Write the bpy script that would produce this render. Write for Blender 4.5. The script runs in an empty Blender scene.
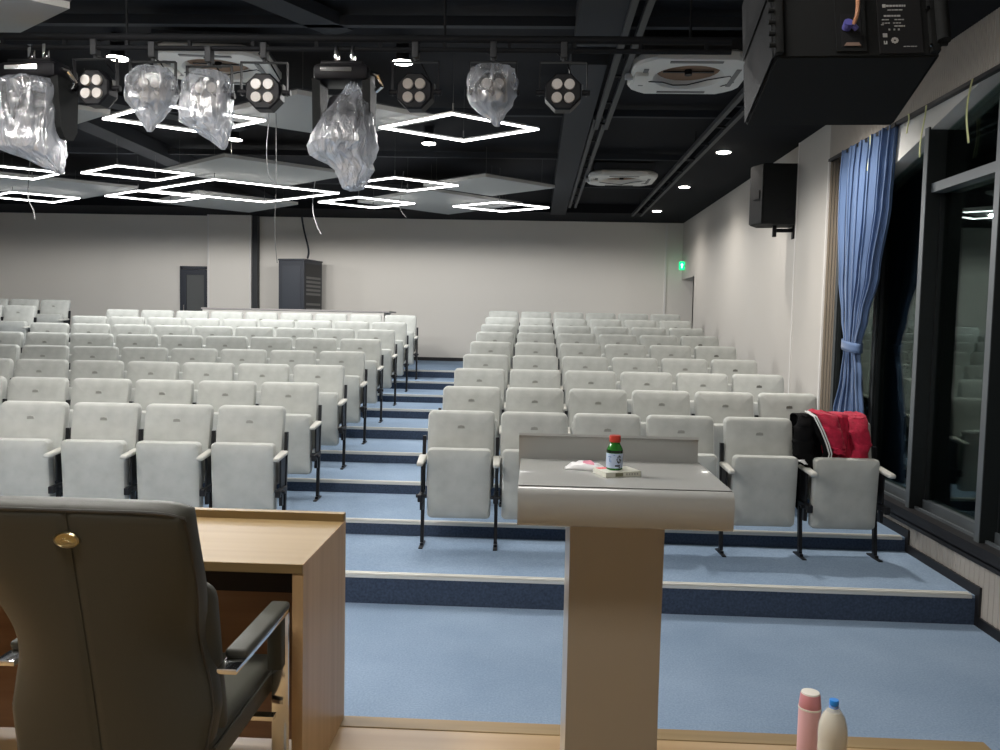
import bpy, bmesh, math, random
from mathutils import Vector, Matrix, noise
R_ = random.Random(7)
PI = math.pi
COL = bpy.context.scene.collection
scene = bpy.context.scene

# ------------------------------------------------------------------ materials
def mat(name, col, rough=.6, metal=0, spec=.5, coat=0, sheen=0, emis=None, estr=0,
        nscale=None, namt=.1, bump=0, bscale=200, trans=0, alpha=1, ior=1.45):
    m = bpy.data.materials.new(name); m.use_nodes = True
    nt = m.node_tree; b = nt.nodes['Principled BSDF']
    b.inputs['Base Color'].default_value = (*col, 1)
    b.inputs['Roughness'].default_value = rough
    b.inputs['Metallic'].default_value = metal
    b.inputs['Specular IOR Level'].default_value = spec
    b.inputs['Coat Weight'].default_value = coat
    b.inputs['Sheen Weight'].default_value = sheen
    b.inputs['Sheen Roughness'].default_value = .4
    b.inputs['Transmission Weight'].default_value = trans
    b.inputs['Alpha'].default_value = alpha
    b.inputs['IOR'].default_value = ior
    if emis:
        b.inputs['Emission Color'].default_value = (*emis, 1)
        b.inputs['Emission Strength'].default_value = estr
    if nscale or bump:  # object-space noise
        tc = nt.nodes.new('ShaderNodeTexCoord')
    if nscale:
        n = nt.nodes.new('ShaderNodeTexNoise'); n.inputs['Scale'].default_value = nscale
        n.inputs['Detail'].default_value = 5
        nt.links.new(tc.outputs['Object'], n.inputs['Vector'])
        r = nt.nodes.new('ShaderNodeValToRGB')
        r.color_ramp.elements[0].position = .3; r.color_ramp.elements[1].position = .7
        r.color_ramp.elements[0].color = (*[c*(1-namt) for c in col], 1)
        r.color_ramp.elements[1].color = (*[min(1, c*(1+namt)) for c in col], 1)
        nt.links.new(n.outputs['Fac'], r.inputs['Fac'])
        nt.links.new(r.outputs['Color'], b.inputs['Base Color'])
    if bump:
        n2 = nt.nodes.new('ShaderNodeTexNoise'); n2.inputs['Scale'].default_value = bscale
        n2.inputs['Detail'].default_value = 4
        nt.links.new(tc.outputs['Object'], n2.inputs['Vector'])
        bp = nt.nodes.new('ShaderNodeBump'); bp.inputs['Strength'].default_value = bump
        bp.inputs['Distance'].default_value = .01
        nt.links.new(n2.outputs['Fac'], bp.inputs['Height'])
        nt.links.new(bp.outputs['Normal'], b.inputs['Normal'])
    return m

def wood(name, c1, c2, axis='X', rough=.35, scale=3.):
    m = bpy.data.materials.new(name); m.use_nodes = True
    nt = m.node_tree; b = nt.nodes['Principled BSDF']; b.inputs['Roughness'].default_value = rough
    tc = nt.nodes.new('ShaderNodeTexCoord'); mp = nt.nodes.new('ShaderNodeMapping')
    s = [18*scale, 18*scale, 18*scale]; s['XYZ'.index(axis)] = .8*scale
    mp.inputs['Scale'].default_value = s
    n = nt.nodes.new('ShaderNodeTexNoise'); n.inputs['Scale'].default_value = 1; n.inputs['Detail'].default_value = 4
    r = nt.nodes.new('ShaderNodeValToRGB')
    r.color_ramp.elements[0].position = .3; r.color_ramp.elements[0].color = (*c1, 1)
    r.color_ramp.elements[1].position = .7; r.color_ramp.elements[1].color = (*c2, 1)
    nt.links.new(tc.outputs['Object'], mp.inputs['Vector']); nt.links.new(mp.outputs[0], n.inputs['Vector'])
    nt.links.new(n.outputs['Fac'], r.inputs['Fac']); nt.links.new(r.outputs['Color'], b.inputs['Base Color'])
    return m

def carpet():
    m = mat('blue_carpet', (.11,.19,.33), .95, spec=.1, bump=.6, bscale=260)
    nt = m.node_tree; b = nt.nodes['Principled BSDF']
    tc = nt.nodes.new('ShaderNodeTexCoord')
    a = nt.nodes.new('ShaderNodeTexNoise'); a.inputs['Scale'].default_value = 90; a.inputs['Detail'].default_value = 3
    c = nt.nodes.new('ShaderNodeTexNoise'); c.inputs['Scale'].default_value = 1.3; c.inputs['Detail'].default_value = 6
    mx = nt.nodes.new('ShaderNodeMix'); mx.data_type = 'FLOAT'; mx.inputs[0].default_value = .45
    for n in (a, c): nt.links.new(tc.outputs['Object'], n.inputs['Vector'])
    nt.links.new(a.outputs['Fac'], mx.inputs[2]); nt.links.new(c.outputs['Fac'], mx.inputs[3])
    r = nt.nodes.new('ShaderNodeValToRGB')
    r.color_ramp.elements[0].position = .35; r.color_ramp.elements[0].color = (.195,.275,.385,1)
    r.color_ramp.elements[1].position = .65; r.color_ramp.elements[1].color = (.29,.385,.51,1)
    nt.links.new(mx.outputs[0], r.inputs['Fac']); nt.links.new(r.outputs['Color'], b.inputs['Base Color'])
    return m

def bag_mat(name='thin_clear_plastic', opac=.45):
    m = bpy.data.materials.new(name); m.use_nodes = True
    nt = m.node_tree; nt.nodes.clear()
    out = nt.nodes.new('ShaderNodeOutputMaterial')
    tr = nt.nodes.new('ShaderNodeBsdfTransparent'); tr.inputs[0].default_value = (.93,.95,.97,1)
    df = nt.nodes.new('ShaderNodeBsdfDiffuse'); df.inputs[0].default_value = (.8,.83,.88,1)
    tl = nt.nodes.new('ShaderNodeBsdfTranslucent'); tl.inputs[0].default_value = (.85,.88,.95,1)
    gl = nt.nodes.new('ShaderNodeBsdfGlossy'); gl.inputs['Roughness'].default_value = .18
    tc = nt.nodes.new('ShaderNodeTexCoord')
    mp = nt.nodes.new('ShaderNodeMapping'); mp.inputs['Scale'].default_value = (1.6, 1.6, .45)
    nt.links.new(tc.outputs['Object'], mp.inputs['Vector'])
    n = nt.nodes.new('ShaderNodeTexNoise'); n.inputs['Scale'].default_value = 9; n.inputs['Detail'].default_value = 4
    n.inputs['Distortion'].default_value = .8
    nt.links.new(mp.outputs[0], n.inputs['Vector'])
    sx = nt.nodes.new('ShaderNodeSeparateXYZ'); nt.links.new(tc.outputs['Object'], sx.inputs[0])
    zr = nt.nodes.new('ShaderNodeMapRange'); zr.inputs['From Min'].default_value = .02; zr.inputs['From Max'].default_value = -.18
    zr.inputs['To Min'].default_value = -.12; zr.inputs['To Max'].default_value = .5
    nt.links.new(sx.outputs['Z'], zr.inputs['Value'])
    bp = nt.nodes.new('ShaderNodeBump'); bp.inputs['Strength'].default_value = 1; bp.inputs['Distance'].default_value = .05
    nt.links.new(n.outputs['Fac'], bp.inputs['Height'])
    for s in (df, tl, gl): nt.links.new(bp.outputs[0], s.inputs['Normal'])
    a = nt.nodes.new('ShaderNodeMixShader'); a.inputs[0].default_value = .5
    nt.links.new(df.outputs[0], a.inputs[1]); nt.links.new(tl.outputs[0], a.inputs[2])
    c = nt.nodes.new('ShaderNodeMixShader'); c.inputs[0].default_value = .4
    nt.links.new(a.outputs[0], c.inputs[1]); nt.links.new(gl.outputs[0], c.inputs[2])
    r = nt.nodes.new('ShaderNodeMapRange')
    r.inputs['From Min'].default_value = .3; r.inputs['From Max'].default_value = .7
    r.inputs['To Min'].default_value = max(0, opac-.30); r.inputs['To Max'].default_value = min(1, opac+.12)
    nt.links.new(n.outputs['Fac'], r.inputs['Value'])
    ad = nt.nodes.new('ShaderNodeMath'); ad.operation = 'ADD'; ad.use_clamp = True
    nt.links.new(r.outputs[0], ad.inputs[0]); nt.links.new(zr.outputs[0], ad.inputs[1])
    d = nt.nodes.new('ShaderNodeMixShader'); nt.links.new(ad.outputs[0], d.inputs[0])
    nt.links.new(tr.outputs[0], d.inputs[1]); nt.links.new(c.outputs[0], d.inputs[2])
    nt.links.new(d.outputs[0], out.inputs[0])
    return m

def glass_mat():
    m = bpy.data.materials.new('window_glass'); m.use_nodes = True
    nt = m.node_tree; nt.nodes.clear()
    out = nt.nodes.new('ShaderNodeOutputMaterial')
    tr = nt.nodes.new('ShaderNodeBsdfTransparent'); tr.inputs[0].default_value = (.55,.6,.58,1)
    gl = nt.nodes.new('ShaderNodeBsdfGlossy'); gl.inputs['Roughness'].default_value = .01
    gl.inputs[0].default_value = (.8,.9,.88,1)
    fr = nt.nodes.new('ShaderNodeFresnel'); fr.inputs[0].default_value = 1.5
    mth = nt.nodes.new('ShaderNodeMath'); mth.operation = 'MULTIPLY_ADD'; mth.inputs[1].default_value = .55; mth.inputs[2].default_value = .01
    nt.links.new(fr.outputs[0], mth.inputs[0])
    mx = nt.nodes.new('ShaderNodeMixShader'); nt.links.new(mth.outputs[0], mx.inputs[0])
    nt.links.new(tr.outputs[0], mx.inputs[1]); nt.links.new(gl.outputs[0], mx.inputs[2]); nt.links.new(mx.outputs[0], out.inputs[0])
    return m

M = dict(
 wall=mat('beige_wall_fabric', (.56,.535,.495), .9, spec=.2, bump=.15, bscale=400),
 wall_bright=mat('beige_fabric_brightened', (.74,.71,.655), .9, spec=.2, bump=.15, bscale=400),  # same fabric as wall, lightened in place of light on the back wall
 wallrib=mat('ribbed_beige_panel', (.42,.39,.35), .8, spec=.2),
 reveal=mat('ribbed_tan_panel', (.34,.29,.23), .8, spec=.2),
 trimw=mat('white_edge_trim', (.75,.73,.70), .5),
 gyp=mat('white_gypsum', (.62,.62,.60), .8, spec=.2),
 carpet=carpet(),
 nosing=mat('pale_nosing', (.66,.66,.62), .5, metal=.2),
 black=mat('black_paint', (.018,.019,.022), .6),
 ceil=mat('dark_ceiling_paint', (.009,.010,.0125), .9, spec=.2),
 duct=mat('dark_grey_duct', (.028,.031,.036), .8, spec=.3),
 tray=mat('dark_grey_tray', (.03,.033,.037), .6),
 pipe=mat('black_pipe', (.010,.011,.013), .7, spec=.2),
 skirt=mat('black_skirting', (.012,.012,.014), .5),
 fabric=mat('grey_seat_velour', (.46,.475,.45), .9, spec=.15, sheen=.25, nscale=7, namt=.10, bump=.25, bscale=500),
 shell=mat('pale_seat_shell', (.45,.45,.42), .5),
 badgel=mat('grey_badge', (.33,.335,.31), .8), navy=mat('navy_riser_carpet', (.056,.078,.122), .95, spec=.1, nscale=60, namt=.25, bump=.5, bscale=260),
 badge=mat('dark_grey_badge', (.17,.17,.155), .6),
 legm=mat('black_leg_metal', (.013,.014,.017), .4, metal=.3),
 armm=mat('grey_armrest', (.50,.50,.46), .6),
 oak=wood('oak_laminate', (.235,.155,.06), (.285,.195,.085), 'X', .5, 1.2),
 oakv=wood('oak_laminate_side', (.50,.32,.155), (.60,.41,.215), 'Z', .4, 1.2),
 oakd=wood('brown_laminate', (.22,.11,.055), (.30,.16,.08), 'X', .5, 1.2),
 dark=mat('recess_shade', (.03,.02,.015), .8),
 stage=wood('stage_boards', (.355,.225,.10), (.43,.29,.14), 'X', .4, .7),
 leather=mat('grey_leather', (.066,.066,.054), .5, spec=.3, bump=.12, bscale=350),
 chrome=mat('chrome', (.8,.8,.8), .12, metal=1),
 gold=mat('antique_gold', (.50,.42,.24), .3, metal=1),
 podium=mat('grey_metal_paint', (.415,.42,.40), .2, spec=.6, coat=.3),
 spk=mat('black_speaker_paint', (.010,.011,.011), .7, spec=.25, bump=.4, bscale=500),
 spkside=mat('black_speaker_side', (.008,.009,.010), .7, spec=.3, bump=.3, bscale=500),
 grille=mat('black_grille', (.006,.006,.007), .8),
 white=mat('white_plastic', (.68,.68,.66), .45),
 acw=mat('offwhite_plastic', (.58,.575,.54), .5),
 acg=mat('grey_plastic', (.16,.16,.155), .6),
 brown=mat('brown_fan_board', (.20,.12,.07), .7),
 panel=mat('white_acoustic_panel', (.42,.42,.40), .9, spec=.1),
 lens=mat('beige_lens', (.36,.33,.30), .25),
 lbody=mat('black_lamp_body', (.006,.006,.008), .5, spec=.25),
 bag=bag_mat(opac=.57), bag2=bag_mat('cloudy_clear_plastic', .55), bag3=bag_mat('milky_plastic', .72),
 curtain=mat('blue_curtain', (.085,.145,.28), .75, sheen=.3, bump=.1, bscale=300),
 tape=mat('yellow_green_tape', (.60,.62,.30), .6),
 frame=mat('dark_window_frame', (.016,.019,.02), .5, spec=.3),
 framel=mat('grey_window_frame', (.10,.115,.125), .4),
 glass=glass_mat(),
 led=mat('led_light', (1,1,1), emis=(1,.975,.97), estr=5.5),
 down=mat('downlight_glow', (1,1,1), emis=(1,.95,.88), estr=14),
 green=mat('green_sign_glow', (.0,.25,.08), emis=(.0,.75,.22), estr=.8),
 greenw=mat('sign_arrow_glow', (.5,.9,.6), emis=(.3,1,.5), estr=1.2),
 red=mat('red_bottle_cap', (.55,.05,.03), .4),
 greenglass=mat('green_bottle', (.03,.20,.03), .08, spec=.8),
 darkgreen=mat('dark_liquid', (.005,.02,.005), .1, spec=.8),
 label=mat('pale_blue_label', (.50,.60,.78), .5),
 ink=mat('black_ink', (.01,.01,.015), .6),
 inkblue=mat('blue_ink', (.12,.25,.55), .6),
 inkred=mat('red_ink', (.7,.10,.12), .6),
 inkg=mat('olive_ink', (.20,.20,.12), .6),
 card=mat('cream_card', (.72,.72,.62), .5),
 paper=mat('white_paper', (.85,.85,.85), .6),
 pink=mat('pink_thermos', (.74,.43,.44), .4),
 cream=mat('cream_plastic', (.80,.77,.68), .4),
 capblue=mat('blue_cap', (.02,.25,.75), .35),
 pet=mat('clear_bottle', (.8,.85,.88), .06, alpha=.22),
 liquid=mat('pale_drink', (.70,.64,.50), .25),
 jred=mat('crimson_jacket', (.42,.008,.04), .8, sheen=.1, nscale=30, namt=.25, bump=.5, bscale=90),
 jblk=mat('black_jacket', (.005,.005,.0055), .8, spec=.08, bump=.4, bscale=60),
 jwht=mat('white_stripe', (.75,.75,.75), .6),
 orange=mat('orange_cable', (.50,.24,.13), .5),
 purple=mat('blue_plug', (.12,.12,.42), .4),
 text=mat('white_print', (.45,.45,.43), .6),
 wire=mat('pale_wire', (.28,.28,.28), .5),
 rack=mat('blue_black_rack', (.035,.04,.052), .45),
 rackp=mat('rack_units', (.012,.012,.014), .4),
 counter=mat('pale_counter', (.58,.56,.52), .5),
 outside=mat('night_cladding', (.03,.032,.034), .8),
)

# ------------------------------------------------------------------ mesh builder
class MB:
    def __init__(s): s.bm = bmesh.new()
    def _add(s, fn, mtx=None):
        t = bmesh.new(); fn(t)
        if mtx is not None: t.transform(mtx)
        me = bpy.data.meshes.new('t'); t.to_mesh(me); t.free()
        s.bm.from_mesh(me); bpy.data.meshes.remove(me); return s
    def box(s, x0, x1, y0, y1, z0, z1, bev=0, mtx=None, seg=2):
        def f(t):
            bmesh.ops.create_cube(t, size=1)
            for v in t.verts:
                v.co = Vector(((x0+x1)/2+v.co.x*(x1-x0), (y0+y1)/2+v.co.y*(y1-y0), (z0+z1)/2+v.co.z*(z1-z0)))
            if bev: bmesh.ops.bevel(t, geom=t.edges[:], offset=bev, segments=seg, affect='EDGES', profile=.5)
        return s._add(f, mtx)
    def cyl(s, p0, p1, r, r2=None, n=16, mtx=None):
        p0, p1 = Vector(p0), Vector(p1); d = p1-p0
        def f(t):
            bmesh.ops.create_cone(t, cap_ends=True, segments=n, radius1=r, radius2=r if r2 is None else r2, depth=d.length)
            q = Vector((0,0,1)).rotation_difference(d.normalized())
            t.transform(Matrix.Translation((p0+p1)/2) @ q.to_matrix().to_4x4())
        return s._add(f, mtx)
    def lathe(s, prof, c=(0,0,0), n=28, mtx=None):
        def f(t):
            rings = []
            for r, z in prof:
                rings.append([t.verts.new((c[0]+r*math.cos(2*PI*i/n), c[1]+r*math.sin(2*PI*i/n), c[2]+z)) for i in range(n)])
            for a, b in zip(rings, rings[1:]):
                for i in range(n): t.faces.new((a[i], a[(i+1)%n], b[(i+1)%n], b[i]))
            t.faces.new(rings[0][::-1]); t.faces.new(rings[-1])
        return s._add(f, mtx)
    def prism(s, pts, axis, a, b, mtx=None):
        # pts: 2-D polygon in the two other axes, extruded along axis from a to b
        def P(u, v, w):
            return {'x': (w,u,v), 'y': (u,w,v), 'z': (u,v,w)}[axis]
        def f(t):
            A = [t.verts.new(P(u,v,a)) for u,v in pts]; B = [t.verts.new(P(u,v,b)) for u,v in pts]
            n = len(pts)
            for i in range(n): t.faces.new((A[i], A[(i+1)%n], B[(i+1)%n], B[i]))
            t.faces.new(A[::-1]); t.faces.new(B)
            bmesh.ops.recalc_face_normals(t, faces=t.faces[:])
        return s._add(f, mtx)
    def tube(s, pts, r, n=8, mtx=None):
        pts = [Vector(p) for p in pts]
        rr = r if isinstance(r, (list, tuple)) else [r]*len(pts)
        def f(t):
            rings = []; ref = Vector((0,0,1))
            for i, p in enumerate(pts):
                d = (pts[min(i+1, len(pts)-1)]-pts[max(i-1, 0)]).normalized()
                u = d.cross(ref)
                if u.length < .05: u = d.cross(Vector((1,0,0)))
                u.normalize(); v = d.cross(u)
                rings.append([t.verts.new(p+rr[i]*(math.cos(2*PI*k/n)*u+math.sin(2*PI*k/n)*v)) for k in range(n)])
            for a, b in zip(rings, rings[1:]):
                for i in range(n): t.faces.new((a[i], a[(i+1)%n], b[(i+1)%n], b[i]))
            t.faces.new(rings[0][::-1]); t.faces.new(rings[-1])
            bmesh.ops.recalc_face_normals(t, faces=t.faces[:])
        return s._add(f, mtx)
    def cushion(s, w, h, t_, r=.05, edge=.02, bulge=.012, fn=None, mtx=None, z0=0):
        # rounded slab in XZ, front face at y=0 facing -Y, back at y=t_
        def outline(ins):
            W, H = w/2-ins, h/2-ins; rad = max(.002, r-ins); o = []
            for cx, cz, a0 in ((W-rad, H-rad, 0), (-W+rad, H-rad, 90), (-W+rad, -H+rad, 180), (W-rad, -H+rad, 270)):
                for k in range(6):
                    a = math.radians(a0+k*18); o.append((cx+rad*math.cos(a), cz+rad*math.sin(a)))
            # add mids along straight runs for bending
            res = []
            for i, p in enumerate(o):
                res.append(p); q = o[(i+1) % len(o)]
                if i % 6 == 5:
                    for k in range(1, 6): res.append((p[0]+(q[0]-p[0])*k/6, p[1]+(q[1]-p[1])*k/6))
            return res
        rings = [(.35*min(w,h), -bulge), (edge*3, -bulge*.75), (edge*.9, 0), (edge*.3, edge*.3), (0, edge), (0, t_-edge), (edge*.3, t_-edge*.3), (edge, t_)]
        def f(t):
            R = []
            for ins, y in rings:
                R.append([t.verts.new((x, y, z+z0+h/2)) for x, z in outline(ins)])
            n = len(R[0])
            for a, b in zip(R, R[1:]):
                for i in range(n): t.faces.new((a[i], a[(i+1)%n], b[(i+1)%n], b[i]))
            t.faces.new(R[0][::-1]); t.faces.new(R[-1])
            if fn:
                for v in t.verts: v.co = Vector(fn(*v.co))
            bmesh.ops.recalc_face_normals(t, faces=t.faces[:])
        return s._add(f, mtx)
    def grid(s, fn, nu, nv, mtx=None):
        def f(t):
            V = [[t.verts.new(fn(i/nu, j/nv)) for j in range(nv+1)] for i in range(nu+1)]
            for i in range(nu):
                for j in range(nv): t.faces.new((V[i][j], V[i+1][j], V[i+1][j+1], V[i][j+1]))
        return s._add(f, mtx)
    def build(s, name, material, parent=None, smooth=True, loc=None, rot=None, angle=35):
        me = bpy.data.meshes.new(name); s.bm.to_mesh(me); s.bm.free()
        me.materials.append(material)
        if smooth:
            me.shade_smooth()
            me.set_sharp_from_angle(angle=math.radians(angle))
        o = bpy.data.objects.new(name, me); COL.objects.link(o)
        if parent: o.parent = parent
        if loc is not None: o.location = loc
        if rot is not None: o.rotation_euler = rot
        return o

def struct(o): o['kind'] = 'structure'; return o
def tag(o, label, cat, group=None, kind=None):
    o['label'] = label; o['category'] = cat
    if group: o['group'] = group
    if kind: o['kind'] = kind
    return o
def thing(name, label, cat, loc=(0,0,0), rz=0, group=None):
    o = bpy.data.objects.new(name, None); COL.objects.link(o)
    o.empty_display_size = .1
    o.location = loc; o.rotation_euler = (0,0,rz)
    return tag(o, label, cat, group)
KIDS = {}
def dup(root, loc, rot, label, group=None):
    r = root.copy(); COL.objects.link(r); r.location = loc; r.rotation_euler = rot
    r['label'] = label
    if group: r['group'] = group
    if root.name not in KIDS: KIDS[root.name] = [(c, list(c.children)) for c in root.children]
    for ch, gs in KIDS[root.name]:
        c = ch.copy(); COL.objects.link(c); c.parent = r
        for g in gs:
            d = g.copy(); COL.objects.link(d); d.parent = c
    return r

# ------------------------------------------------------------------ camera (solved from the rows of seats)
CZ = 1.91
FPX = 818.3126
def set_camera():
    yaw, pit, rol = -.0419, .0651, .0209
    F = Vector((math.sin(yaw)*math.cos(pit), math.cos(yaw)*math.cos(pit), -math.sin(pit)))
    Rt = Vector((math.cos(yaw), -math.sin(yaw), 0)); U = Rt.cross(F)
    Rr = math.cos(rol)*Rt+math.sin(rol)*U; Ur = -math.sin(rol)*Rt+math.cos(rol)*U
    cam = bpy.data.objects.new('camera', bpy.data.cameras.new('camera')); COL.objects.link(cam)
    m = Matrix((Rr, Ur, -F)).transposed().to_4x4(); m.translation = Vector((0,0,CZ))
    cam.matrix_world = m
    cam.data.sensor_width = 36; cam.data.lens = 36*FPX/1000; cam.data.clip_start = .05; cam.data.clip_end = 100
    scene.camera = cam
set_camera()

# ------------------------------------------------------------------ setting
XW, XF = 2.92, 2.96            # window wall plane, plain wall plane
XL, YB, YF = -12.0, 16.95, -3.2
ZC, ZS = 4.15, 3.985           # main ceiling, lower border of the ceiling
EDGE = [5.36, 6.39, 7.42, 8.43, 9.46, 10.50, 11.48, 12.49, 13.52]
TRE = [.194, .304, .409, .512, .634, .743, .845, .958, 1.072]
tn = [0]
def trim(b, m, **k):
    tn[0] += 1; return struct(b.build('trim_%d' % tn[0], m, **k))
struct(MB().box(XL, XW, YF, EDGE[0], -.2, 0).build('floor', M['carpet'], smooth=False))
for i, (y, z) in enumerate(zip(EDGE, TRE)):
    y1 = EDGE[i+1] if i < 8 else YB
    b = MB().box(XL, XW if y1 < 8.6 else XF, y, y1, -.2, z)
    if i == 8: b.box(XF, XF+.5, 15.7, YB, -.2, z)
    struct(b.build('floor', M['carpet'], smooth=False))
for i, (y, z) in enumerate(zip(EDGE, TRE)):
    d = .055 if i == 0 else .045
    b = MB()
    b.box(XL, XW-.04, y-.008, y+d, z-.002, z+.005).box(XL, XW-.04, y-.010, y+.0, z-.018, z+.005)
    b.box(XL, XW-.04, y+.004, y+.014, z+.005, z+.009).box(XL, XW-.04, y+d-.018, y+d-.006, z+.005, z+.009)
    trim(b, M['nosing'], smooth=False)
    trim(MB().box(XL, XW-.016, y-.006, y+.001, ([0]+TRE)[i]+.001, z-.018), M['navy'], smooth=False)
# stepped black skirting on the right wall
b = MB(); lv = [0]+TRE; ed = [YF+.05]+EDGE+[15.7]
for i in range(len(lv)):
    xw = XW if ed[i+1] < 8.6 else XF
    b.box(xw-.015, xw+.005, ed[i], ed[i+1], lv[i]-.02, lv[i]+.065)
    if i: b.box(xw-.016, xw+.005, ed[i]-.05, ed[i]+.0, lv[i-1]-.02, lv[i]+.065)
struct(b.build('baseboard_right', M['skirt'], smooth=False))
struct(MB().box(XL, XF, YB-.015, YB+.005, TRE[8], TRE[8]+.07).build('baseboard_back', M['skirt'], smooth=False))
# walls
struct(MB().box(XL-.2, XF+.8, YB, YB+.2, -.2, 4.4).build('wall_back', M['wall_bright'], smooth=False))
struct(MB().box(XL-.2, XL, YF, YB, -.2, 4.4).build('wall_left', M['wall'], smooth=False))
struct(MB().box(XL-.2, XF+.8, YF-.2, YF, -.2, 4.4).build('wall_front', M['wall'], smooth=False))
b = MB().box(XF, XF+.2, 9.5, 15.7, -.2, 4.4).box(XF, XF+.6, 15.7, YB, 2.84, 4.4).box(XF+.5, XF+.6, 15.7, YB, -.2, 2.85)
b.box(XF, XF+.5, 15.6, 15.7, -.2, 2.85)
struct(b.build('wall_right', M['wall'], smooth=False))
# pier between the plain wall and the windows, head wall over windows, ribbed
struct(MB().box(XW, XF+.3, 8.5, 9.5, -.2, 4.4).build('wall_right', M['wall'], smooth=False))
trim(MB().box(XW-.006, XW+.02, 9.47, 9.503, .45, ZS), M['trimw'], smooth=False)
trim(MB().box(XW-.006, XW+.02, 8.49, 8.52, .45, 3.62), M['trimw'], smooth=False)
def ribs(x, y0, y1, z0f, z1, pitch=.03, d=.007):
    pts = []; y = y0
    b = MB(); n = int((y1-y0)/pitch)
    prof = [(x+.06, y0)]
    for k in range(n):
        yy = y0+k*pitch
        prof += [(x, yy+.002), (x, yy+pitch*.62), (x+d, yy+pitch*.72), (x+d, yy+pitch*.95)]
    prof += [(x, y1), (x+.06, y1)]
    b.prism(prof, 'z', z0f, z1); return b
struct(ribs(XW, 2.0, 8.5, 3.61, 4.3).build('wall_right', M['wallrib'], smooth=False))
struct(MB().box(XW, XF+.3, YF, 2.0, -.2, 4.4).build('wall_right', M['wall'], smooth=False))
struct(ribs(XW, 2.0, 8.5, -.1, .44, .06, .004).build('wall_right', M['wallrib'], smooth=False))
# reveal of the pier, ribbed
b = MB()
for k in range(7): b.box(XW+.01+k*.03, XW+.03+k*.03, 8.485, 8.5, .5, 3.62)
struct(b.build('wall_right', M['reveal'], smooth=False))
# ceiling
struct(MB().box(XL-.2, XF+.8, YF-.2, YB+.2, ZC, ZC+.2).build('ceiling', M['ceil'], smooth=False))
struct(MB().box(1.97, XF+.4, YF, YB, ZS, ZC).build('ceiling', M['ceil'], smooth=False))
struct(MB().box(XL, 1.97, 15.6, YB, ZS, ZC).build('ceiling', M['ceil'], smooth=False))
# back wall pier, its trims, right trim
struct(MB().box(-6.785, -5.90, 16.75, 16.96, 1.0, ZS).build('wall_back', M['wall_bright'], smooth=False))
trim(MB().box(-6.80, -6.765, 16.735, 16.96, 2.0, ZS).box(-5.92, -5.885, 16.735, 16.96, 2.0, ZS), M['trimw'], smooth=False)
trim(MB().box(-5.885, -5.775, 16.80, 16.96, TRE[8], ZS), M['tray'], smooth=False)
trim(MB().box(2.605, 2.645, 16.925, 16.96, TRE[8], ZS-.03), M['trimw'], smooth=False)
# door in the back wall
d = thing('door_1', 'dark glazed door in back wall beside the pier', 'door', (-7.115, 16.95, TRE[8])); struct(d)
del d['label']; del d['category']
b = MB().box(-.335, -.285, -.05, .02, 0, 1.86).box(.285, .335, -.05, .02, 0, 1.86).box(-.335, .335, -.05, .02, 1.80, 1.86)
b.build('door_frame', M['rack'], d, smooth=False)
b = MB().box(-.275, -.19, -.07, -.02, .01, 1.79).box(.19, .275, -.07, -.02, .01, 1.79).box(-.19, .19, -.07, -.02, 1.68, 1.79).box(-.19, .19, -.07, -.02, .01, .2)
lf = b.build('door_leaf', M['rack'], d, smooth=False)
MB().box(-.19, .19, -.05, -.035, .2, 1.68).build('door_pane', mat('grey_door_glass', (.11,.115,.115), .25), lf, smooth=False)
MB().cyl((-.23,-.11,.85), (-.23,-.11,1.05), .01).cyl((-.23,-.11,.86), (-.23,-.06,.86), .008).cyl((-.23,-.11,1.04), (-.23,-.06,1.04), .008).build('door_handle', M['chrome'], lf)
# side exit door inside the right wall recess
struct(MB().box(XF+.46, XF+.5, 15.8, 16.9, TRE[8], 2.8).build('door_2', M['duct'], smooth=False))

# ---- windows
b = MB().box(XW-.03, 3.14, 2.0, 8.49, .44, .525).box(XW-.03, XW-.01, 2.0, 8.49, .41, .45)
trim(b, M['skirt'], smooth=False)
trim(MB().box(3.04, 3.10, 2.0, 8.49, .525, .60).box(2.98, 3.0, 2.0, 8.49, .525, .545), M['framel'], smooth=False)
def zh(y): return 3.53-.235*(y-6.0)
struct(MB().prism([(7.9, zh(7.9)), (7.9, 4.1), (2.0, 4.1), (2.0, 4.05), (3.6, zh(3.6))], 'x', 2.955, 3.14).build('trim_99', M['gyp'], smooth=False))
trim(MB().box(XW-.012, XW+.03, 2.0, 8.5, 3.585, 3.612), M['skirt'], smooth=False)

fins = [2.4, 3.4, 4.41, 5.42, 6.43, 7.45, 8.42]
for k in range(len(fins)-1):
    y0, y1 = fins[k]+.07, fins[k+1]
    w = bpy.data.objects.new('window_%d' % (k+1), None); COL.objects.link(w); struct(w); w.location = (3.08, (y0+y1)/2, .525)
    L = lambda z: z-.525
    c = (y0+y1)/2
    MB().prism([(y0-c, .0), (y1-c, .0), (y1-c, zh(y1)-.525+.03), (y0-c, zh(y0)-.525+.03)], 'x', .0, .008).build('glass_pane', M['glass'], w, smooth=False)
    f = MB().box(-.03, .03, y0-c, y0-c+.018, .02, 2.4).box(-.03, .03, y1-c-.018, y1-c, .02, 2.4)
    f.build('window_frame', M['frame'], w, smooth=False)
    if k != 4: pass
    MB().box(-.10, .03, y0-c-.0, y1-c, 2.43, 2.50).build('transom', M['framel'], w, smooth=False) if k not in (4, 5) else None
for k, y in enumerate(fins):
    x0 = 2.94 if k not in (5, 6) else 3.03
    top = min(zh(y)+.02, 4.0)
    trim(MB().box(x0+.004, 3.13, y, y+.07, .5, top, .003), M['frame'], smooth=False)
    trim(MB().box(x0, x0+.004, y+.004, y+.066, .5, top), M['framel'], smooth=False)  # room-side face of the fin, its light put into a paler grey
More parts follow.
